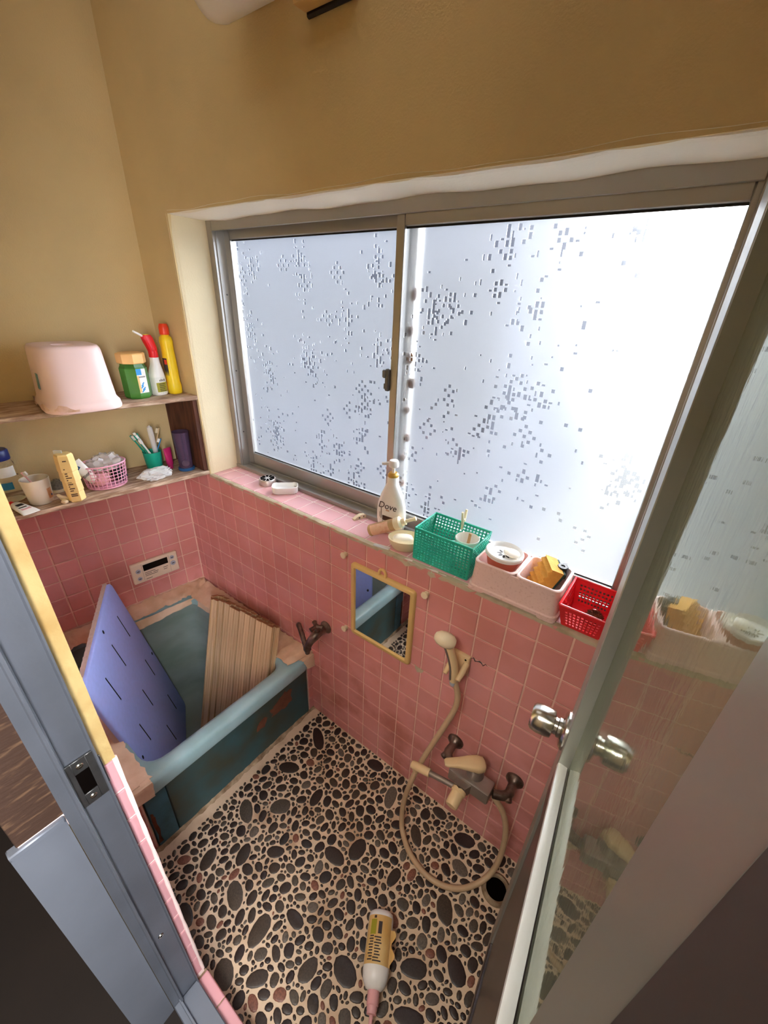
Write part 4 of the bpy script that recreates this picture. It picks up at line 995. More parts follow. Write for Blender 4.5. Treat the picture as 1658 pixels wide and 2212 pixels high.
g.mm((0.0235, -0.009, 0.028), (0.0250, 0.009, 0.031), Td); g.mm((0.0235, -0.009, 0.022), (0.0250, 0.009, 0.025), Td); g.mm((0.0235, -0.004, 0.142), (0.0250, 0.006, 0.145), Td)
build('lettering', g, 'print_brown', ct, smooth=False)
g = G(); g.prism([(-0.012, -0.004), (0.012, 0.0), (0.010, 0.005), (-0.012, 0.003)], 0.150, 0.172, Matrix.Rotation(0.5, 4, 'Z') @ Matrix.Translation((-0.014, 0, 0))); build('torn_flap', g, 'paper', ct)

def text_mesh(body, size, depth=0.0002, shear=0.0):
    cu = bpy.data.curves.new('text', 'FONT'); cu.body = body; cu.size = size; cu.extrude = depth; cu.shear = shear; cu.align_x = 'CENTER'; cu.align_y = 'CENTER'; cu.resolution_u = 3
    o = bpy.data.objects.new('text_tmp', cu); COL.objects.link(o)
    dg = bpy.context.evaluated_depsgraph_get(); me = bpy.data.meshes.new_from_object(o.evaluated_get(dg))
    bpy.data.objects.remove(o); bpy.data.curves.remove(cu); return me
def text(parent, body, size, mname, loc, rot, shear=0.0, name='lettering'):
    me = text_mesh(body, size, 0.0002, shear); me.materials.clear(); me.materials.append(M[mname]); return link(name, me, parent, loc, rot)

# pink wire basket with its contents
bk = on_shelf('wire_basket', 'pink coated wire basket full of bags and tubes on the lower shelf', 'basket', 0.130, 0.312, ZL_)
RX_, RY_ = 0.057, 0.072
def oval(k, z, n=48): return [(RX_ * k * math.cos(2 * PI * j / n), RY_ * k * math.sin(2 * PI * j / n), z) for j in range(n + 1)]
g = G(); g.tube(oval(1.0, 0.086), 0.0026, 8); build('top_rim', g, 'pink_wire', bk)
g = G(); g.loft([[(x, y, 0.001) for x, y, _ in oval(0.86, 0)[:-1]], [(x, y, 0.0065) for x, y, _ in oval(0.875, 0)[:-1]]]); build('base', g, 'pink_wire', bk)
for k_ in range(30):
    a = 2 * PI * k_ / 30; c_, s_ = math.cos(a), math.sin(a)
    g = G(); g.tube([(RX_ * 0.87 * c_, RY_ * 0.87 * s_, 0.004), (RX_ * 0.94 * c_, RY_ * 0.94 * s_, 0.045), (RX_ * c_, RY_ * s_, 0.086)], 0.0013, 5); build('upright_wire', g, 'pink_wire', bk)
for k_ in range(1, 7):
    z = 0.086 * k_ / 7; g = G(); g.tube(oval(0.87 + 0.13 * k_ / 7, z), 0.0012, 5); build('ring_wire', g, 'pink_wire', bk)
def crumple(name, label, cat, p, q, z, r, m_, seed, n=22, mm_=14, k=0.28, rz=0.0, part='film'):
    r_ = random.Random(seed); ph = [(r_.uniform(-4, 4), r_.uniform(-4, 4), r_.uniform(-4, 4), r_.uniform(0, 6)) for _ in range(9)]
    t = on_shelf(name, label, cat, p, q, z, rz); g = G(); rings = []
    for i in range(1, mm_):
        a = -PI / 2 + PI * i / mm_; ring = []
        for j in range(n):
            b = 2 * PI * j / n; d = Vector((math.cos(a) * math.cos(b), math.cos(a) * math.sin(b), math.sin(a)))
            s = 1 + k * sum(abs(math.sin(d.x * x * 2 + d.y * y * 2 + d.z * z_ * 2 + w_)) - 0.63 for x, y, z_, w_ in ph) / 2.2
            ring.append((d.x * r[0] * s, d.y * r[1] * s, r[2] + max(-r[2] + 0.0005, d.z * r[2] * s)))
        rings.append(ring)
    g.loft(rings); build(part, g, m_, t, ang=30); return t
crumple('plastic_bag', 'crumpled clear plastic bag bulging out of the pink wire basket', 'bag', 0.122, 0.300, ZL_ + 0.052, (0.040, 0.052, 0.030), 'bag', 3, k=0.35)
crumple('cloth_pouch', 'dusty pink pouch at the bottom of the pink wire basket', 'pouch', 0.145, 0.335, ZL_ + 0.008, (0.026, 0.030, 0.024), 'pink', 5, k=0.2, part='fabric')
crumple('black_pouch', 'small black package inside the pink wire basket', 'pouch', 0.128, 0.268, ZL_ + 0.008, (0.026, 0.026, 0.026), 'rubber', 8, k=0.25, part='fabric')
tu = on_shelf('cream_tube', 'white tube with blue print and dark lettering, leaning in the pink wire basket', 'tube', 0.150, 0.352, ZL_ + 0.034)
tu.rotation_euler = (0.50, 0.18, AL)
g = G(); g.loft([zring(srect(a, b, k, 24), z) for a, b, z, k in ((0.026, 0.030, 0.0, 2), (0.026, 0.032, 0.02, 2.2), (0.014, 0.037, 0.060, 2.2), (0.003, 0.040, 0.090, 3), (0.002, 0.040, 0.096, 4))]); build('body', g, 'white', tu, ang=50)
text(tu, 'Biore', 0.016, 'print', (0.0122, 0.0, 0.040), (PI / 2, -0.21, PI / 2)); g = G(); g.box((0.0062, -0.004, 0.074), (0.0012, 0.012, 0.010), rot=(0.4, -0.2, 0)); build('emblem', g, 'blue_base', tu, smooth=False)
crumple('net_bag', 'crumpled white mesh net lying at the front of the lower shelf', 'net', 0.180, 0.160, ZL_, (0.034, 0.056, 0.021), 'net', 12, n=34, mm_=18, k=0.26, part='mesh_cloth')
gc = on_shelf('toothbrush_cup', 'jade green cup crowded with toothbrushes on the lower shelf', 'cup', 0.076, 0.128, ZL_)
g = G(); g.lathe([(0.026, 0), (0.028, 0.003), (0.034, 0.076), (0.0325, 0.076), (0.027, 0.005)], 30); build('body', g, 'green_cup', gc)
TBL = ['green-handled toothbrush with its head low at the left of the jade cup bundle', 'white-handled toothbrush standing tallest in the jade cup bundle', 'green-handled toothbrush nearest the wall in the jade cup', 'white-handled toothbrush at the front rim of the jade cup', 'green-handled toothbrush leaning furthest left in the jade cup']
for k_, (dp, dq, tp, tq, hz) in enumerate(((0.004, 0.004, 0.012, 0.052, 0.150), (0.002, 0.008, 0.002, 0.048, 0.158), (-0.004, 0.006, -0.006, 0.036, 0.152), (0.008, 0.002, 0.022, 0.040, 0.140), (-0.008, 0.010, -0.012, 0.058, 0.146))):
    toothbrush('toothbrush', TBL[k_], lwv(0.076 + dp, 0.128 + dq - 0.018, ZL_ + 0.006), lwv(0.076 + tp, 0.128 + tq, ZL_ + hz), 'white' if k_ % 2 else 'green_cup', 'white', 'toothbrushes in the jade cup', roll=k_ * 1.3)
toothbrush('toothbrush', 'blue-handled toothbrush leaning right in the jade cup', lwv(0.070, 0.140, ZL_ + 0.006), lwv(0.088, 0.088, ZL_ + 0.122), 'blue_label', 'white', None)
toothbrush('toothbrush', 'beige toothbrush at the right rim of the jade cup', lwv(0.066, 0.136, ZL_ + 0.006), lwv(0.062, 0.080, ZL_ + 0.158), 'beige', 'cream', None)
tt = thing('plastic_sleeve', 'rounded translucent white toothbrush sleeve upright in the jade cup', 'sleeve', lwv(0.078, 0.112, ZL_ + 0.006))
tt.rotation_euler = (0.06, 0.05, 0); g = G(); g.lathe([(0.0085, 0), (0.0095, 0.10), (0.0105, 0.155), (0.0085, 0.168), (0.003, 0.173)], 18); build('tube', g, 'net', tt)
mt = on_shelf('paste_tube', 'magenta tube standing between the jade cup and the purple tumbler', 'tube', 0.100, 0.078, ZL_, 0.3)
g = G(); g.loft([zring(srect(a, b, k, 20), z) for a, b, z, k in ((0.020, 0.020, 0.0, 2), (0.020, 0.020, 0.014, 2), (0.024, 0.026, 0.018, 2), (0.016, 0.030, 0.055, 2.3), (0.003, 0.034, 0.085, 3))]); build('body', g, 'magenta', mt, ang=50)
tb = on_shelf('tumbler', 'smoky purple plastic tumbler on a blue base by the end board', 'tumbler', 0.150, 0.034, ZL_)
g = G(); g.lathe([(0.0255, 0.010), (0.031, 0.155), (0.0298, 0.155), (0.0243, 0.012)], 32); build('body', g, 'smoke', tb)
g = G(); g.lathe([(0.030, 0), (0.031, 0.002), (0.031, 0.009), (0.029, 0.011)], 32); build('base', g, 'blue_base', tb)
g = G(); g.ell((0, 0, 0.024), (0.016, 0.014, 0.012)); build('cotton', g, 'white', tb)
ft = on_shelf('toothpaste_tube', 'flattened white toothpaste tube with red cap at the left shelf front', 'tube', 0.178, 0.570, ZL_, 0.35)
g = G(); rings = []
for t_, w_, h_ in ((0, 0.048, 0.002), (0.02, 0.046, 0.008), (0.06, 0.038, 0.014), (0.085, 0.028, 0.018), (0.092, 0.014, 0.014)):
    rings.append([(0.055 - t_, y, h_ / 2 + z + 0.0005) for y, z in srect(w_, h_, 2.4, 20)])
g.loft(rings); build('body', g, 'white', ft, ang=50)
g = G(); g.axis((-0.036, 0, 0.0085), (-0.054, 0, 0.0085), [(0.008, 0), (0.0075, 0.018)], 16); build('cap', g, 'red', ft)
g = G(); g.mm((-0.012, -0.009, 0.0155), (0.006, 0.009, 0.0162)); g.mm((0.010, -0.012, 0.0118), (0.016, 0.010, 0.0126)); build('lettering', g, 'print', ft, smooth=False)
g = G(); g.mm((0.018, -0.012, 0.0096), (0.032, 0.014, 0.0103)); build('pink_print', g, 'pink', ft, smooth=False)

# bath controller on the left wall
rc = thing('bath_controller', 'beige bath heater control panel with black display on pink tiles', 'control panel', LW(0.0012, 0.203, 0.512), AL)
g = G(); g.mm((0, -0.098, -0.050), (0.017, 0.098, 0.050), None, 0.005, 3); build('housing', g, 'ivory', rc)
g = G(); g.mm((0.0168, -0.050, 0.005), (0.0175, 0.054, 0.036)); build('display', g, 'lcd', rc, smooth=False)
for (y, z, r) in ((-0.072, 0.012, 0.0105), (-0.072, -0.026, 0.0095), (0.074, 0.026, 0.0095), (0.074, -0.004, 0.0115)):
    g = G(); g.axis((0.0168, y, z), (0.0195, y, z), [(r, 0), (r, 0.002), (r * 0.85, 0.0027)], 20); b_ = build('button', g, 'button', rc)
    g = G(); g.mm((0.0195, y - 0.005, z - 0.002), (0.0198, y + 0.005, z + 0.002)); build('symbol', g, 'print', b_, smooth=False)
g = G()
for (y0, y1, z) in ((-0.048, -0.004, -0.006), (-0.048, -0.020, -0.014), (-0.014, 0.008, -0.014), (-0.048, 0.004, -0.022), (-0.048, -0.022, -0.038), (0.030, 0.050, -0.010), (0.030, 0.046, -0.020)):
    g.mm((0.0169, y0, z - 0.0012), (0.0172, y1, z + 0.0012))
g.mm((0.0169, -0.055, -0.042), (0.0171, -0.0544, 0.042)); g.mm((0.0169, 0.060, -0.042), (0.0171, 0.0606, 0.042))
build('lettering', g, 'print', rc, smooth=False)

# ================================================================== WINDOW WALL FIXTURES
# wall lamp and covered vent at the top edge
wl = thing('wall_lamp', 'unlit opal glass tube lamp high on the window wall', 'lamp', (0.64, -0.075, 2.205))
g = G(); g.axis((0, 0, 0), (0.22, 0, 0), [(0.0, 0.0), (0.030, 0.004), (0.046, 0.018), (0.052, 0.040), (0.052, 0.18), (0.046, 0.202), (0.0, 0.22)], 28); build('globe', g, 'lamp_glass', wl)
g = G(); g.mm((0.06, 0.030, -0.015), (0.16, 0.0745, 0.035), None, 0.004); build('wall_base', g, 'cream', wl)
vt = thing('vent_cover', 'tan vent cover with a black gasket edge beside the wall lamp', 'vent', (0.935, -0.001, 2.165))
wl.location = (0.64, -0.075, 2.176)
g = G(); g.mm((-0.063, -0.010, -0.055), (0.066, 0.0, 0.12), None, 0.004); build('gasket', g, 'rubber', vt)
g = G(); g.mm((-0.062, -0.046, -0.050), (0.064, -0.010, 0.12), None, 0.006, 2); build('cover', g, 'vent_tan', vt)

# mirror
mr_ = thing('wall_mirror', 'small rectangular mirror in a tan plastic frame on the pink tiles', 'mirror', (1.116, -0.001, 0.733))
MW, MH, FWd = 0.248, 0.294, 0.018
def xz(p2, y): return [(x, y, z) for x, z in p2]
o_ = rrect(MW, MH, 0.014, 5); i_ = rrect(MW - 2 * FWd, MH - 2 * FWd, 0.003, 5)
o2 = rrect(MW - 0.008, MH - 0.008, 0.012, 5); i2 = rrect(MW - 2 * FWd + 0.006, MH - 2 * FWd + 0.006, 0.004, 5)
g = G(); g.loft([xz(o_, 0.0), xz(o_, -0.008), xz(o2, -0.012), xz(i2, -0.012), xz(i_, -0.0075), xz(i_, -0.002)], cap0=False, cap1=False); build('frame', g, 'frame_tan', mr_, ang=50)
g = G(); g.mm((-MW / 2 + FWd, -0.0065, -MH / 2 + FWd), (MW / 2 - FWd, -0.0045, MH / 2 - FWd)); build('glass', g, 'mirror', mr_, smooth=False)
g = G(); g.mm((-MW / 2 + 0.01, -0.0042, -MH / 2 + 0.01), (MW / 2 - 0.01, -0.001, MH / 2 - 0.01)); build('backing', g, 'frame_tan', mr_, smooth=False)
g = G(); g.tube([(-0.0125, -0.005, MH / 2 - 0.003), (-0.0125, -0.005, MH / 2 + 0.012), (-0.006, -0.005, MH / 2 + 0.022), (0.006, -0.005, MH / 2 + 0.022), (0.0125, -0.005, MH / 2 + 0.012), (0.0125, -0.005, MH / 2 - 0.003)], 0.0045, 8, 2); build('hanging_loop', g, 'frame_tan', mr_)
for (x, z, lab) in ((0.963, 0.893, 'round beige wall peg left of the mirror top'), (1.272, 0.889, 'round beige wall peg right of the mirror top'), (0.963, 0.585, 'round beige wall peg left of the mirror bottom')):
    h = thing('wall_peg', lab, 'peg', (x, -0.001, z)); g = G(); g.axis((0, 0, 0), (0, -0.016, 0), [(0.008, 0), (0.008, 0.010), (0.0115, 0.011), (0.0115, 0.015), (0.010, 0.016)], 8); build('head', g, 'cream', h, ang=30)

# old bath tap
fa = thing('bath_tap', 'tarnished brass wall tap with swivel spout above the bathtub rim', 'tap', (0.862, 0.0, 0.526))
g = G(); g.axis((0, -0.001, 0), (0, -0.03, 0), [(0.026, 0), (0.026, 0.004), (0.018, 0.010), (0.013, 0.016)], 24); build('flange', g, 'bronze', fa)
g = G(); g.tube([(0, -0.006, 0), (0, -0.040, 0.0), (-0.004, -0.060, -0.008), (-0.012, -0.075, -0.026), (-0.018, -0.082, -0.048)], [0.014, 0.0155, 0.0175, 0.0145, 0.0135], 14, 2); build('body', g, 'bronze', fa)
g = G(); g.axis((-0.001, -0.046, 0.006), (-0.001, -0.052, 0.034), [(0.010, 0), (0.009, 0.02), (0.007, 0.03)], 14)
for k_ in range(3):
    a = 2 * PI * k_ / 3 + 0.5; g.tube([(-0.001, -0.052, 0.036), (-0.001 + 0.014 * math.cos(a), -0.052 + 0.014 * math.sin(a), 0.037), (-0.001 + 0.025 * math.cos(a), -0.052 + 0.025 * math.sin(a), 0.036)], [0.009, 0.0075, 0.0095], 10)
build('cross_handle', g, 'bronze', fa)
g = G(); g.axis((-0.019, -0.083, -0.040), (-0.020, -0.083, -0.085), [(0.013, 0), (0.015, 0.006), (0.015, 0.022), (0.011, 0.030), (0.009, 0.042)], 12); build('swivel_nut', g, 'bronze', fa)
g = G(); g.tube([(-0.019, -0.083, -0.070), (-0.035, -0.076, -0.066), (-0.070, -0.058, -0.052), (-0.105, -0.040, -0.038), (-0.122, -0.030, -0.036), (-0.130, -0.026, -0.052)], 0.0098, 12, 2); build('spout', g, 'bronze', fa)

# shower head, holder, hose and mixer
shw = thing('shower_holder', 'beige shower head bracket screwed to the tiles right of mirror', 'bracket', (1.408, 0.0, 0.715))
g = G(); g.mm((-0.026, -0.016, -0.032), (0.026, -0.001, 0.036), None, 0.003, 2); build('back_plate', g, 'beige', shw)
g = G(); g.tube([(-0.020, -0.014, 0.012), (-0.021, -0.04, 0.0), (-0.020, -0.062, -0.012)], [0.008, 0.008, 0.006], 10); g.tube([(0.020, -0.014, 0.012), (0.021, -0.04, 0.0), (0.020, -0.062, -0.012)], [0.009, 0.009, 0.007], 10); build('fork_arm', g, 'beige', shw)
g = G(); g.cyl((0.016, -0.0155, 0.026), (0.016, -0.0168, 0.026), 0.003, n=10); build('screw_hole', g, 'dark_hole', shw)
sw = thing('hand_shower', 'aged ivory hand shower hanging in the beige bracket', 'shower head', (1.412, -0.052, 0.705))
g = G(); g.tube([(0, 0.0, -0.022), (-0.002, 0.0, 0.02), (-0.012, -0.004, 0.065), (-0.026, -0.010, 0.108)], [0.0105, 0.0125, 0.0120, 0.0125], 14, 2); build('handle', g, 'beige', sw)
g = G(); g.tube([(-0.005, -0.0125, -0.01), (-0.008, -0.0128, 0.03), (-0.017, -0.0165, 0.066), (-0.028, -0.022, 0.100)], 0.0030, 8, 1); build('grip_strip', g, 'chrome_dull', sw)
g = G(); g.axis((-0.012, -0.006, 0.114), (-0.066, -0.030, 0.134), [(0.0, -0.004), (0.012, -0.002), (0.0185, 0.006), (0.0215, 0.018), (0.0215, 0.030), (0.018, 0.044), (0.010, 0.054), (0.0, 0.057)], 24); build('head', g, 'cream', sw)
hs = thing('shower_hose', 'long beige shower hose looping from the hand shower to the floor and mixer', 'hose')
hp = [(1.412, -0.050, 0.690), (1.432, -0.048, 0.640), (1.434, -0.050, 0.585), (1.406, -0.066, 0.475), (1.372, -0.095, 0.345), (1.354, -0.118, 0.252), (1.336, -0.130, 0.115), (1.348, -0.150, 0.030), (1.366, -0.166, 0.0125), (1.418, -0.203, 0.0125), (1.506, -0.221, 0.0125), (1.588, -0.192, 0.0125), (1.640, -0.128, 0.016), (1.664, -0.080, 0.060), (1.662, -0.062, 0.200), (1.640, -0.062, 0.300), (1.600, -0.074, 0.362)]
g = G(); g.tube(hp, 0.0088, 12, 3); build('tube', g, 'hose', hs)
g = G(); g.axis((1.4122, -0.0500, 0.690), (1.4118, -0.0510, 0.650), [(0.0105, -0.006), (0.0108, 0.016), (0.0095, 0.022)], 14); build('ferrule', g, 'button', hs)
mx_ = thing('shower_mixer', 'dull chrome wall mixer with beige lever, knob and side spout', 'mixer tap', (1.53, 0.0, 0.38))
for x, s in ((-0.097, 1), (0.101, -1)):
    g = G(); g.axis((x, -0.001, 0), (x, -0.03, 0), [(0.027, 0), (0.026, 0.006), (0.016, 0.014), (0.012, 0.022), (0.012, 0.03)], 24); build('flange', g, 'bronze', mx_)
    g = G(); g.tube([(x, -0.022, 0.0), (x - s * 0.002, -0.052, -0.004), (x + s * 0.012, -0.066, -0.004), (x + s * 0.036, -0.078, -0.002)], [0.0125, 0.0145, 0.0135, 0.0125], 14, 1); build('leg', g, 'bronze', mx_)
    g = G(); g.axis((x - s * 0.003, -0.054, -0.004), (x - s * 0.010, -0.074, -0.010), [(0.010, 0), (0.010, 0.016), (0.006, 0.018)], 10); build('stop_screw', g, 'bronze', mx_)
g = G(); g.mm((-0.066, -0.108, -0.026), (0.062, -0.056, 0.020), None, 0.006, 2); g.prism([(-0.040, -0.106), (0.010, -0.106), (0.000, -0.128), (-0.034, -0.128)], -0.024, 0.014); build('body', g, 'chrome_dull', mx_, ang=30)
g = G(); g.lathe([(0.026, 0.018), (0.025, 0.024), (0.022, 0.040), (0.0225, 0.052)], 26, Matrix.Translation((0.003, -0.070, 0))); build('cartridge', g, 'chrome_dull', mx_)
g = G(); rings = []
for t_, w_, h_, z in ((-0.024, 0.020, 0.018, 0.060), (-0.018, 0.042, 0.028, 0.062), (0.000, 0.048, 0.034, 0.064), (0.025, 0.042, 0.028, 0.068), (0.060, 0.030, 0.016, 0.072), (0.090, 0.026, 0.011, 0.073), (0.097, 0.018, 0.008, 0.073)):
    rings.append([(t_, y, z + zz) for y, zz in srect(w_, h_, 2.8, 20)])
g.loft(rings, Matrix.Translation((0.003, -0.070, 0)) @ Matrix.Rotation(PI + 0.68, 4, 'Z')); build('lever', g, 'beige', mx_, ang=60)
g = G(); g.axis((-0.016, -0.126, -0.006), (-0.016, -0.180, -0.020), [(0.021, 0.0), (0.0215, 0.004), (0.0215, 0.010), (0.0185, 0.012), (0.0185, 0.046), (0.016, 0.050), (0.0, 0.0505)], 24); kb = build('flow_knob', g, 'beige', mx_)
g = G(); g.mm((-0.018, -0.135, 0.0142), (-0.016, -0.131, 0.0150)); g.mm((-0.023, -0.133, 0.0142), (-0.012, -0.1315, 0.0150)); build('mark', g, 'print', kb, smooth=False)
g = G(); g.tube([(-0.030, -0.112, -0.030), (-0.070, -0.114, -0.036), (-0.130, -0.118, -0.046), (-0.150, -0.119, -0.050)], 0.0088, 12); build('spout', g, 'chrome_dull', mx_)
g = G(); g.axis((-0.118, -0.117, -0.044), (-0.182, -0.121, -0.056), [(0.0125, 0), (0.0130, 0.003), (0.0130, 0.058), (0.011, 0.064)], 16); g.axis((-0.168, -0.120, -0.053), (-0.166, -0.120, -0.082), [(0.010, 0), (0.010, 0.024), (0.008, 0.028)], 14); build('spout_tip', g, 'beige', mx_)

# ================================================================== ON THE SILL
ZS = SILL
dn = thing('drain_strainer', 'round metal drain strainer lid with radial slots on the sill', 'strainer', (0.470, 0.092, ZS))
g = G(); g.lathe([(0.032, 0.0), (0.033, 0.002), (0.0325, 0.020), (0.030, 0.0235), (0.0, 0.0245)], 36); build('cup', g, 'strainer', dn)
for k_ in range(10):
    a = 2 * PI * k_ / 10; T = Matrix.Rotation(a, 4, 'Z'); g = G()
    g.prism([(0.010, -0.0014), (0.026, -0.0060), (0.0275, 0.0), (0.026, 0.0060), (0.010, 0.0014)], 0.0236, 0.0250, T); build('slot', g, 'dark_hole', dn, smooth=False)
sd_ = thing('soap_tray', 'white plastic soap tray with dipped sides next to the strainer', 'soap dish', (0.580, 0.085, ZS), 0.80)
g = G(); rings = []
def dip(p2, z, k): return [(x, y, z - k * max(0, 1 - (x / 0.030) ** 2)) for x, y in p2]
rings = [zring(rrect(0.084, 0.050, 0.018, 8), 0.0), zring(rrect(0.094, 0.058, 0.020, 8), 0.004), dip(rrect(0.096, 0.060, 0.020, 8), 0.027, 0.008), dip(rrect(0.092, 0.056, 0.019, 8), 0.0275, 0.008), zring(rrect(0.086, 0.050, 0.018, 8), 0.012), zring(rrect(0.070, 0.036, 0.014, 8), 0.009)]
g.loft(rings); build('tray', g, 'white', sd_, ang=50)
for k_ in range(5):
    g = G(); g.lathe([(0.0022, 0.0090), (0.0022, 0.0094)], 10, Matrix.Translation((-0.018 + 0.009 * k_, 0.006 * (-1) ** k_, 0)), sx=1.6); build('drain_hole', g, 'print', sd_, smooth=False)
ty = thing('broken_cap', 'small broken cream plastic piece with black marks left of the pump bottle', 'fragment', (0.930, 0.108, ZS), 1.25)
g = G(); g.prism([(-0.027, 0), (0.025, 0.0), (0.027, 0.007), (0.016, 0.013), (0.0, 0.0155), (-0.016, 0.011), (-0.026, 0.004)], -0.007, 0.007, Matrix(((1, 0, 0, 0), (0, 0, 1, 0), (0, 1, 0, 0), (0, 0, 0, 1)))); build('shell', g, 'cream', ty, ang=20)
g = G(); g.mm((-0.010, -0.0074, 0.004), (-0.004, -0.0068, 0.009)); g.mm((0.008, -0.0074, 0.005), (0.011, -0.0068, 0.0105)); build('black_mark', g, 'print', ty, smooth=False)

dv = thing('lotion_pump_bottle', 'tall white pump bottle lettered Dove with a gold collar', 'bottle', (1.060, 0.104, ZS), 0.05)
def tear(w_, d_, z): return zring(srect(w_, d_, 2.35, 36), z)
g = G(); g.loft([tear(0.078, 0.034, 0), tear(0.086, 0.040, 0.004), tear(0.100, 0.044, 0.040), tear(0.102, 0.045, 0.065), tear(0.095, 0.044, 0.095), tear(0.076, 0.042, 0.125), tear(0.052, 0.038, 0.150), tear(0.037, 0.034, 0.164), tear(0.034, 0.034, 0.168), tear(0.033, 0.033, 0.186), tear(0.030, 0.030, 0.189)]); build('body', g, 'white', dv, ang=50)
g = G(); g.lathe([(0.0155, 0.187), (0.0168, 0.189), (0.0168, 0.195), (0.012, 0.201)], 26); build('collar', g, 'gold', dv)
g = G(); g.lathe([(0.0045, 0.198), (0.0045, 0.214), (0.010, 0.217), (0.0150, 0.220), (0.0155, 0.232), (0.0125, 0.239), (0.0, 0.240)], 24); g.axis((-0.006, -0.004, 0.230), (-0.034, -0.014, 0.225), [(0.0055, 0), (0.0045, 0.028)], 12); build('pump', g, 'white', dv)
text(dv, 'Dove', 0.030, 'print', (-0.002, -0.0232, 0.096), (PI / 2 - 0.02, 0, 0), 0.25)
g = G(); g.mm((-0.018, -0.0232, 0.046), (0.028, -0.0222, 0.062)); build('brown_block', g, 'print_brown', dv, smooth=False)
g = G(); g.mm((-0.0245, -0.0225, 0.050), (-0.0232, -0.0215, 0.086)); g.mm((-0.018, -0.0230, 0.040), (0.010, -0.0222, 0.0425)); g.mm((-0.018, -0.0228, 0.035), (0.020, -0.0220, 0.0365)); g.mm((-0.030, -0.0215, 0.052), (-0.0292, -0.0205, 0.070)); build('fine_print', g, 'print_brown', dv, smooth=False)
g = G(); g.mm((-0.006, -0.0232, 0.080), (0.006, -0.0226, 0.085)); build('emblem', g, 'peach', dv, smooth=False)

fb_ = thing('foam_pump_bottle', 'translucent amber pump bottle lying tilted against the white pump bottle', 'bottle', (1.031, 0.034, 0.990))
d_ = Vector((1.118, 0.070, 1.034)) - Vector((1.031, 0.034, 0.990)); fb_.rotation_euler = d_.to_track_quat('Z', 'Y').to_euler()
g = G(); g.lathe([(0.016, 0), (0.0185, 0.003), (0.0185, 0.088), (0.0165, 0.096)], 28, sx=1.0); build('body', g, 'amber', fb_)
g = G(); g.lathe([(0.0188, 0.086), (0.0195, 0.088), (0.0195, 0.104), (0.015, 0.108), (0.011, 0.109), (0.011, 0.122), (0.0055, 0.124), (0.0050, 0.150), (0.0066, 0.151), (0.006, 0.156)], 26); build('pump', g, 'cream', fb_)
lb = wrap_label(fb_, 0.037, 0.037, 2, 0.010, 0.070, 1.9, 4.6, 'peach', 'label', 1.006)

cd = thing('oval_soap_dish', 'deep oval cream soap dish at the sill edge left of green basket', 'soap dish', (1.152, 0.052, ZS), 0.5)
g = G(); g.lathe([(0.030, 0.0), (0.036, 0.003), (0.046, 0.024), (0.049, 0.036), (0.0465, 0.037), (0.043, 0.026), (0.030, 0.012), (0.0, 0.010)], 40, sx=1.06, sy=0.86); build('dish', g, 'cream', cd)
so_ = thing('soap_bar', 'white soap bar in the deep oval cream dish', 'soap', (1.148, 0.046, ZS + 0.014), 0.55)
g = G(); g.loft([zring(srect(0.052, 0.032, 2.6, 32), 0.0), zring(srect(0.062, 0.042, 2.6, 32), 0.008), zring(srect(0.063, 0.043, 2.6, 32), 0.016), zring(srect(0.054, 0.035, 2.6, 32), 0.025), zring(srect(0.030, 0.018, 2.4, 32), 0.028)]); build('bar', g, 'soap', so_, ang=70)
cm = thing('plastic_comb', 'clear white plastic stick poking out from under the oval soap dish', 'comb', (1.075, 0.000, ZS + 0.002), 0.22)
g = G(); g.mm((0.0, -0.007, 0.0), (0.052, -0.0045, 0.004), None, 0.0006); g.mm((0.0, 0.0045, 0.0), (0.052, 0.007, 0.004), None, 0.0006); g.mm((0.0, -0.0045, 0.001), (0.052, 0.0045, 0.0025)); build('handle', g, 'net', cm)

def lattice(g, P00, P10, P11, P01, nx, nz, hole=0.62, mg=(0.04, 0.04, 0.06, 0.06), th=0.0018):
    P00, P10, P11, P01 = map(Vector, (P00, P10, P11, P01)); n = (P10 - P00).cross(P01 - P00).normalized() * th
    def seq(k, m0, m1):
        c = (1 - m0 - m1) / k; s = [0.0]; fl = []
        for i in range(k):
            a = m0 + i * c + c * (1 - hole) / 2; s.append(a); fl.append(False); s.append(a + c * hole); fl.append(True)
        s.append(1.0); fl.append(False); return s, fl
    us, uf = seq(nx, mg[0], mg[1]); vs, vf = seq(nz, mg[2], mg[3])
    pt = lambda u, v: (P00 * (1 - u) + P10 * u) * (1 - v) + (P01 * (1 - u) + P11 * u) * v
    NU = len(us); idx = lambda i, j, s: (j * NU + i) * 2 + s
    V = []
    for v in vs:
        for u in us: p = pt(u, v); V += [p, p + n]
    F = []
    for j in range(len(vs) - 1):
        for i in range(NU - 1):
            if uf[i] and vf[j]:
                a, b, c, d = (i, j), (i + 1, j), (i + 1, j + 1), (i, j + 1)
                for q, w_ in ((a, b), (b, c), (c, d), (d, a)): F.append((idx(*q, 0), idx(*w_, 0), idx(*w_, 1), idx(*q, 1)))
            else:
                F.append((idx(i, j, 0), idx(i + 1, j, 0), idx(i + 1, j + 1, 0), idx(i, j + 1, 0))); F.append((idx(i, j, 1), idx(i, j + 1, 1), idx(i + 1, j + 1, 1), idx(i + 1, j, 1)))
    for i in range(NU - 1):
        for j in (0, len(vs) - 1): F.append((idx(i, j, 0), idx(i + 1, j, 0), idx(i + 1, j, 1), idx(i, j, 1)))
    for j in range(len(vs) - 1):
        for i in (0, NU - 1): F.append((idx(i, j, 0), idx(i, j + 1, 0), idx(i, j + 1, 1), idx(i, j, 1)))
    g.add(V, F)
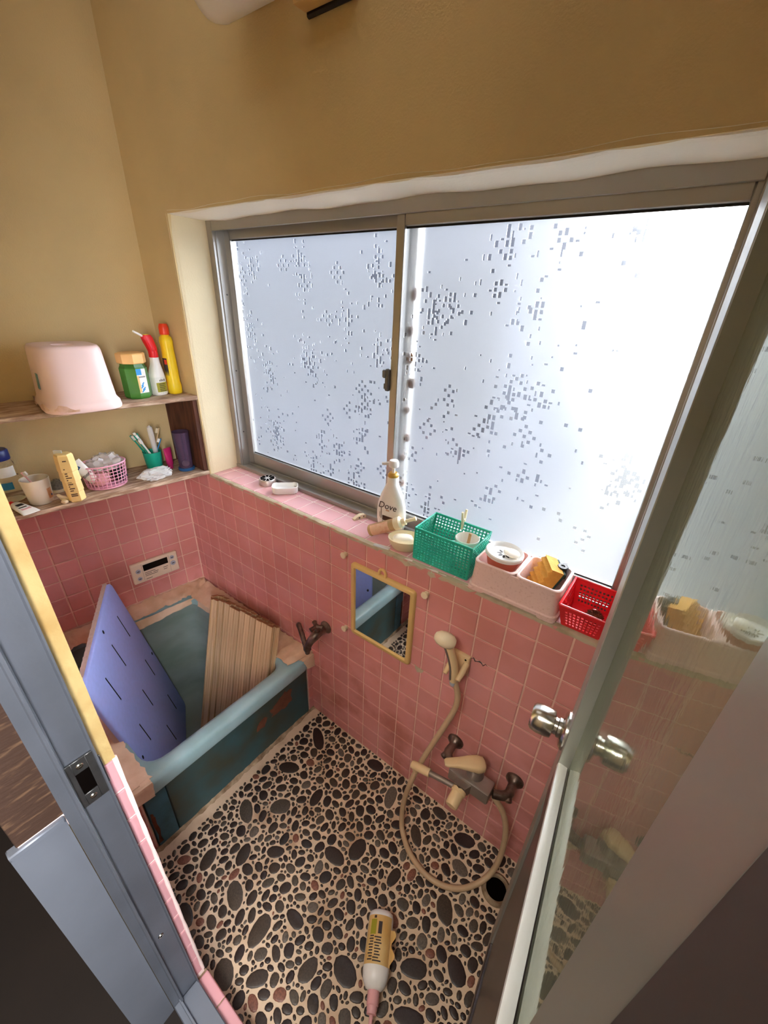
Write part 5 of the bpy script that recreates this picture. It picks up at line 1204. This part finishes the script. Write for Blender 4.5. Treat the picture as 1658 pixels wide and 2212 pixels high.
def basket(root, bot, top, z0, z1, m_, nxz, hole, mg, rim):
    names = ('front_wall', 'right_wall', 'back_wall', 'left_wall')
    for k_ in range(4):
        a, b = bot[k_], bot[(k_ + 1) % 4]; c, d = top[(k_ + 1) % 4], top[k_]; g = G()
        lattice(g, (*a, z0), (*b, z0), (*c, z1), (*d, z1), nxz[k_ % 2][0], nxz[k_ % 2][1], hole, mg); build(names[k_], g, m_, root, smooth=False)
    g = G(); g.tube([(*p, z1) for p in top] + [(*top[0], z1)], rim, 6); build('rim', g, m_, root)
gb = thing('green_basket', 'green perforated plastic basket holding a cup on the sill', 'basket')
gbb, gbt = [(1.202, 0.022), (1.374, 0.022), (1.374, 0.108), (1.202, 0.108)], [(1.212, 0.006), (1.384, 0.006), (1.382, 0.122), (1.208, 0.122)]
basket(gb, gbb, gbt, ZS + 0.001, ZS + 0.109, 'green_basket', ((17, 11), (11, 11)), 0.58, (0.015, 0.015, 0.03, 0.03), 0.0026)
g = G(); lattice(g, (1.203, 0.023, ZS + 0.002), (1.373, 0.023, ZS + 0.002), (1.373, 0.107, ZS + 0.002), (1.203, 0.107, ZS + 0.002), 17, 9, 0.55); build('bottom', g, 'green_basket', gb, smooth=False)
cu_ = thing('ceramic_cup', 'stained off-white cup standing in the green basket', 'cup', (1.336, 0.076, ZS + 0.005))
g = G(); g.lathe([(0.024, 0), (0.026, 0.003), (0.033, 0.088), (0.0315, 0.0895), (0.030, 0.086), (0.023, 0.006)], 32); build('body', g, 'mug', cu_)
g = G(); g.tube([(-0.028, -0.004, 0.068), (-0.044, -0.010, 0.064), (-0.046, -0.011, 0.044), (-0.034, -0.007, 0.026), (-0.027, -0.005, 0.026)], 0.0035, 8, 2); build('handle', g, 'button', cu_)
sk = thing('wooden_stick', 'thin brown wooden stick standing in the cup of the green basket', 'stick', (1.334, 0.078, ZS + 0.012))
sk.rotation_euler = (0.06, 0.10, 0); g = G(); g.mm((-0.004, -0.0015, 0.0), (0.004, 0.0015, 0.100), None, 0.0005); build('blade', g, 'stick', sk)
cp_ = thing('clothes_peg', 'white plastic clothes peg clipped on the back rim of the green basket', 'clothes peg', (1.296, 0.123, ZS + 0.104))
for s in (-1, 1):
    g = G(); g.tube([(0, s * 0.004, -0.016), (0, s * 0.003, 0.0), (0, s * 0.005, 0.014), (0, s * 0.012, 0.040)], [0.0035, 0.0045, 0.0045, 0.0035], 8); a_ = build('jaw', g, 'cream', cp_)
g = G(); g.tube([(0.004 * math.cos(t / 2), 0.007 * math.cos(t), 0.010 + 0.005 * math.sin(t)) for t in np.linspace(0, 4 * PI, 40)], 0.0008, 5); build('spring', g, 'steel', cp_)

ca = thing('bath_caddy', 'speckled pale pink two-compartment caddy overhanging the tiled sill', 'caddy', (1.5005, 0.062, ZS))
CW, CD, CH = 0.216, 0.124, 0.086
g = G(); g.loft([zring(rrect(CW + 0.012, CD + 0.010, 0.020, 7), 0.006), zring(rrect(CW + 0.012, CD + 0.010, 0.020, 7), 0.014), zring(rrect(CW + 0.004, CD + 0.004, 0.018, 7), 0.017), zring(rrect(CW - 0.002, CD - 0.002, 0.018, 7), CH - 0.006), zring(rrect(CW - 0.006, CD - 0.006, 0.016, 7), CH - 0.004)], cap1=False); build('shell', g, 'stone', ca, ang=40)
for x0, x1 in ((-CW / 2, 0.0), (0.0, CW / 2)):
    cx_, ww = (x0 + x1) / 2, x1 - x0; g = G(); f = lambda w_, d2, r, z: zring(rrect(w_, d2, r, 7, cx_, 0), z)
    g.loft([f(ww, CD, 0.017, CH - 0.012), f(ww, CD, 0.017, CH - 0.002), f(ww - 0.004, CD - 0.004, 0.016, CH), f(ww - 0.012, CD - 0.012, 0.014, CH), f(ww - 0.015, CD - 0.015, 0.013, CH - 0.004), f(ww - 0.024, CD - 0.022, 0.012, 0.016)], cap0=False); build('compartment', g, 'stone', ca, ang=40)
for x in (-0.090, 0.090):
    g = G(); g.loft([zring(rrect(0.046, CD + 0.008, 0.012, 5, x, 0), 0.0), zring(rrect(0.046, CD + 0.009, 0.012, 5, x, 0), 0.0065)]); build('foot', g, 'stone', ca)
di = thing('terracotta_soap_dish', 'round terracotta soap dish with white flower-cut tray in the caddy', 'soap dish', (1.447, 0.054, ZS + 0.064), 0.3)
di.rotation_euler = (0.05, 0.06, 0.3)
g = G(); g.lathe([(0.030, 0.0), (0.036, 0.004), (0.044, 0.034), (0.042, 0.035), (0.034, 0.006)], 40, sx=1.0, sy=0.92); build('bowl', g, 'terra', di)
g = G(); g.lathe([(0.044, 0.034), (0.0475, 0.036), (0.0475, 0.044), (0.045, 0.0465), (0.041, 0.044), (0.036, 0.037), (0.0, 0.036)], 44, sx=1.0, sy=0.94); tr_ = build('tray', g, 'white', di)
for k_ in range(8):
    g = G(); g.lathe([(0.0062, 0.0366), (0.0062, 0.0370)], 14, Matrix.Rotation(2 * PI * k_ / 8, 4, 'Z') @ Matrix.Translation((0.0125, 0, 0)), sx=1.0, sy=0.48); build('petal_hole', g, 'print', tr_, smooth=False)
sp2 = thing('soap_piece', 'worn round white soap piece on the flower-cut tray', 'soap', (1.466, 0.057, ZS + 0.1015), 0.2)
sp2.rotation_euler = (0.05, 0.06, 0); g = G(); g.ell((0, 0, 0.0065), (0.021, 0.018, 0.0065), 26, 10); build('bar', g, 'soap', sp2)
sg = thing('bath_sponge', 'ochre wavy sponge with a dark scouring layer in the caddy', 'sponge', (1.534, 0.066, ZS + 0.020), 0.0)
sg.rotation_euler = (0.10, 0.35, 0.62)
g = G(); rings = []; N_ = 40
for i in range(N_ + 1):
    z = 0.094 * i / N_; wv = 0.0038 * math.sin(i / N_ * 5.5 * 2 * PI)
    rings.append([(-0.016 + wv, -0.030, z), (-0.016 + wv, 0.030, z), (0.0165, 0.030, z), (0.0165, -0.030, z)])
g.loft(rings); build('foam', g, 'sponge', sg, ang=60)
g = G(); g.mm((0.0165, -0.030, 0.0), (0.024, 0.030, 0.094), None, 0.002); build('scour_layer', g, 'scour', sg)
bo = thing('shampoo_vial', 'small clear bottle with a black cap behind the sponge', 'bottle', (1.584, 0.086, ZS + 0.018))
g = G(); g.lathe([(0.015, 0), (0.0165, 0.003), (0.0165, 0.046), (0.012, 0.056), (0.010, 0.060)], 24); build('body', g, 'clear', bo)
g = G(); g.lathe([(0.0125, 0.058), (0.0130, 0.060), (0.0130, 0.086), (0.0115, 0.088), (0.005, 0.088), (0.004, 0.086), (0.0, 0.086)], 24); build('cap', g, 'rubber', bo)
rb = thing('red_basket', 'red perforated plastic basket on the sill next to the door', 'basket')
rbb, rbt = [(1.626, 0.012), (1.706, 0.012), (1.706, 0.112), (1.626, 0.112)], [(1.614, -0.010), (1.717, -0.010), (1.717, 0.124), (1.614, 0.124)]
basket(rb, rbb, rbt, ZS + 0.001, ZS + 0.066, 'red', ((9, 5), (11, 5)), 0.56, (0.10, 0.10, 0.10, 0.16), 0.0032)
g = G(); g.mm((1.6265, 0.0125, ZS + 0.0012), (1.7055, 0.1115, ZS + 0.0032)); build('bottom', g, 'red', rb)
tw = thing('coir_scrubber', 'round brown coir scrubbing brush inside the red basket', 'brush', (1.682, 0.052, ZS + 0.003))
g = G(); r_ = random.Random(9)
for k_ in range(420):
    a = r_.uniform(0, 2 * PI); e_ = r_.uniform(-0.5, 1.5); d = Vector((math.cos(a) * math.cos(e_), math.sin(a) * math.cos(e_), math.sin(e_))); c0 = Vector((0, 0, 0.020)); p = c0 + Vector((d.x * 0.021, d.y * 0.024, d.z * 0.019)); g.cyl(c0 + (p - c0) * 0.75, p + Vector((r_.uniform(-1, 1), r_.uniform(-1, 1), r_.uniform(-0.5, 1))) * 0.0016, 0.0007, 0.0004, 3)
g.ell((0, 0, 0.0195), (0.018, 0.021, 0.0165), 18, 10); build('fibres', g, 'coir', tw)
g = G(); g.tube([(-0.004, -0.006, 0.038), (-0.008, -0.012, 0.050), (0.004, -0.012, 0.052), (0.004, -0.004, 0.038)], 0.0012, 6, 2); build('wire_loop', g, 'steel', tw)

# bottle lying on the floor
lbt = thing('shampoo_bottle', 'white shampoo bottle with peeling gold label lying on the pebble floor', 'bottle', (1.443, -0.383, 0.040))
d_ = Vector((1.546, -0.562, 0.036)) - Vector((1.443, -0.383, 0.040)); q_ = d_.to_track_quat('Z', 'Y'); lbt.rotation_euler = q_.to_euler()
g = G(); g.loft([zring(srect(w_, w_ * 0.96, 2.2, 36), z) for w_, z in ((0.050, 0), (0.066, 0.005), (0.0705, 0.014), (0.0705, 0.122), (0.064, 0.140), (0.046, 0.153), (0.028, 0.158))]); build('body', g, 'white', lbt, ang=60)
g = G(); g.lathe([(0.0150, 0.156), (0.0155, 0.158), (0.0155, 0.182), (0.0135, 0.184), (0.0135, 0.190), (0.0125, 0.192), (0.0125, 0.198), (0.005, 0.199), (0.0045, 0.222), (0.0, 0.222)], 26); build('pump', g, 'pink', lbt)
Mi = q_.to_matrix().inverted(); upl = Mi @ Vector((-0.18, -0.12, 1.0)); ua = math.atan2(upl.y, upl.x)
def bl(z0, z1, a0, a1, m_, name, off, parent): return wrap_label(parent, 0.0705, 0.0677, 2.2, z0, z1, ua + a0, ua + a1, m_, name, off, 16)
lab = bl(0.016, 0.116, -1.25, 1.05, 'label_gold', 'label', 1.006, lbt)
lp = G(); r_ = random.Random(6)
for k_ in range(9):
    z = 0.062 + 0.0058 * k_; a0 = -0.42 + 0.1 * (k_ % 2)
    bl(z, z + 0.0028, a0 + r_.uniform(-.05, .1), 0.10 + r_.uniform(-.1, .05), 'print', 'lettering', 1.014, lab); bl(z - 0.002, z + 0.0008, 0.18, 0.55 + r_.uniform(-.15, .1), 'print', 'lettering', 1.014, lab)
bl(0.026, 0.058, 0.05, 0.55, 'olive', 'printed_panel', 1.012, lab); bl(0.030, 0.056, -0.34, -0.10, 'print', 'bar_block', 1.014, lab); bl(0.018, 0.024, 0.10, 0.30, 'print', 'lettering', 1.014, lab)
g = G(); rings = []
for i in range(15):
    z = 0.040 + 0.075 * i / 14; a = ua - 1.25 + 0.0; k_ = 0.010 + 0.006 * math.sin(i * 0.8)
    x0, y0 = 0.0357 * math.cos(a), 0.0343 * math.sin(a); tx, ty2 = math.cos(a - 0.35), math.sin(a - 0.35)
    rings.append([(x0, y0, z), (x0 + tx * k_ * 0.5 + math.sin(a) * 0.004, y0 + ty2 * k_ * 0.5 - math.cos(a) * 0.004, z), (x0 + tx * k_, y0 + ty2 * k_, z)])
g.loft(rings, cap0=False, cap1=False, closed=False); build('peeled_flap', g, 'label_gold', lbt)

# chipped joint below the mirror, cracked joint right of the shower bracket
rr_ = random.Random(12)
build('chipped_spot', blob([(0, 0)], 0) if False else (lambda g: (g.prism(rough_poly([(-0.020, 0.010), (0.016, 0.004), (0.012, -0.008), (-0.004, -0.016), (-0.012, -0.006)], 0.002, 3), -0.0022, 0.0004, Matrix(((1, 0, 0, 1.273), (0, 0, 1, 0.0), (0, 1, 0, 0.588), (0, 0, 0, 1)))), g)[1])(G()), 'edging', wall_back, smooth=False)
g = G(); g.tube([(1.434 + 0.006 * i, -0.0012, 0.742 + 0.004 * math.sin(i * 1.9) + (0.003 if i % 2 else 0)) for i in range(9)], [0.0006, 0.0012, 0.0018, 0.0012, 0.0020, 0.0014, 0.0018, 0.001, 0.0005], 5); build('joint_crack', g, 'print', wall_back)
# mould blotches on the stile between the two panes
for i in range(8):
    g = G(); z = 1.13 + i * 0.072 + rr_.uniform(-0.01, 0.01)
    g.ell((1.062 + rr_.uniform(-0.008, 0.010), FR + 0.0255, z), (rr_.uniform(0.007, 0.012), 0.003, rr_.uniform(0.010, 0.018)), 12, 6); build('mould_blotch', g, 'mould', win)
for o in bpy.data.objects:
    if o.name.split('.')[0] in ('lettering', 'fine_print', 'bristles', 'fibres', 'black_mark', 'picture'): stuff(o)
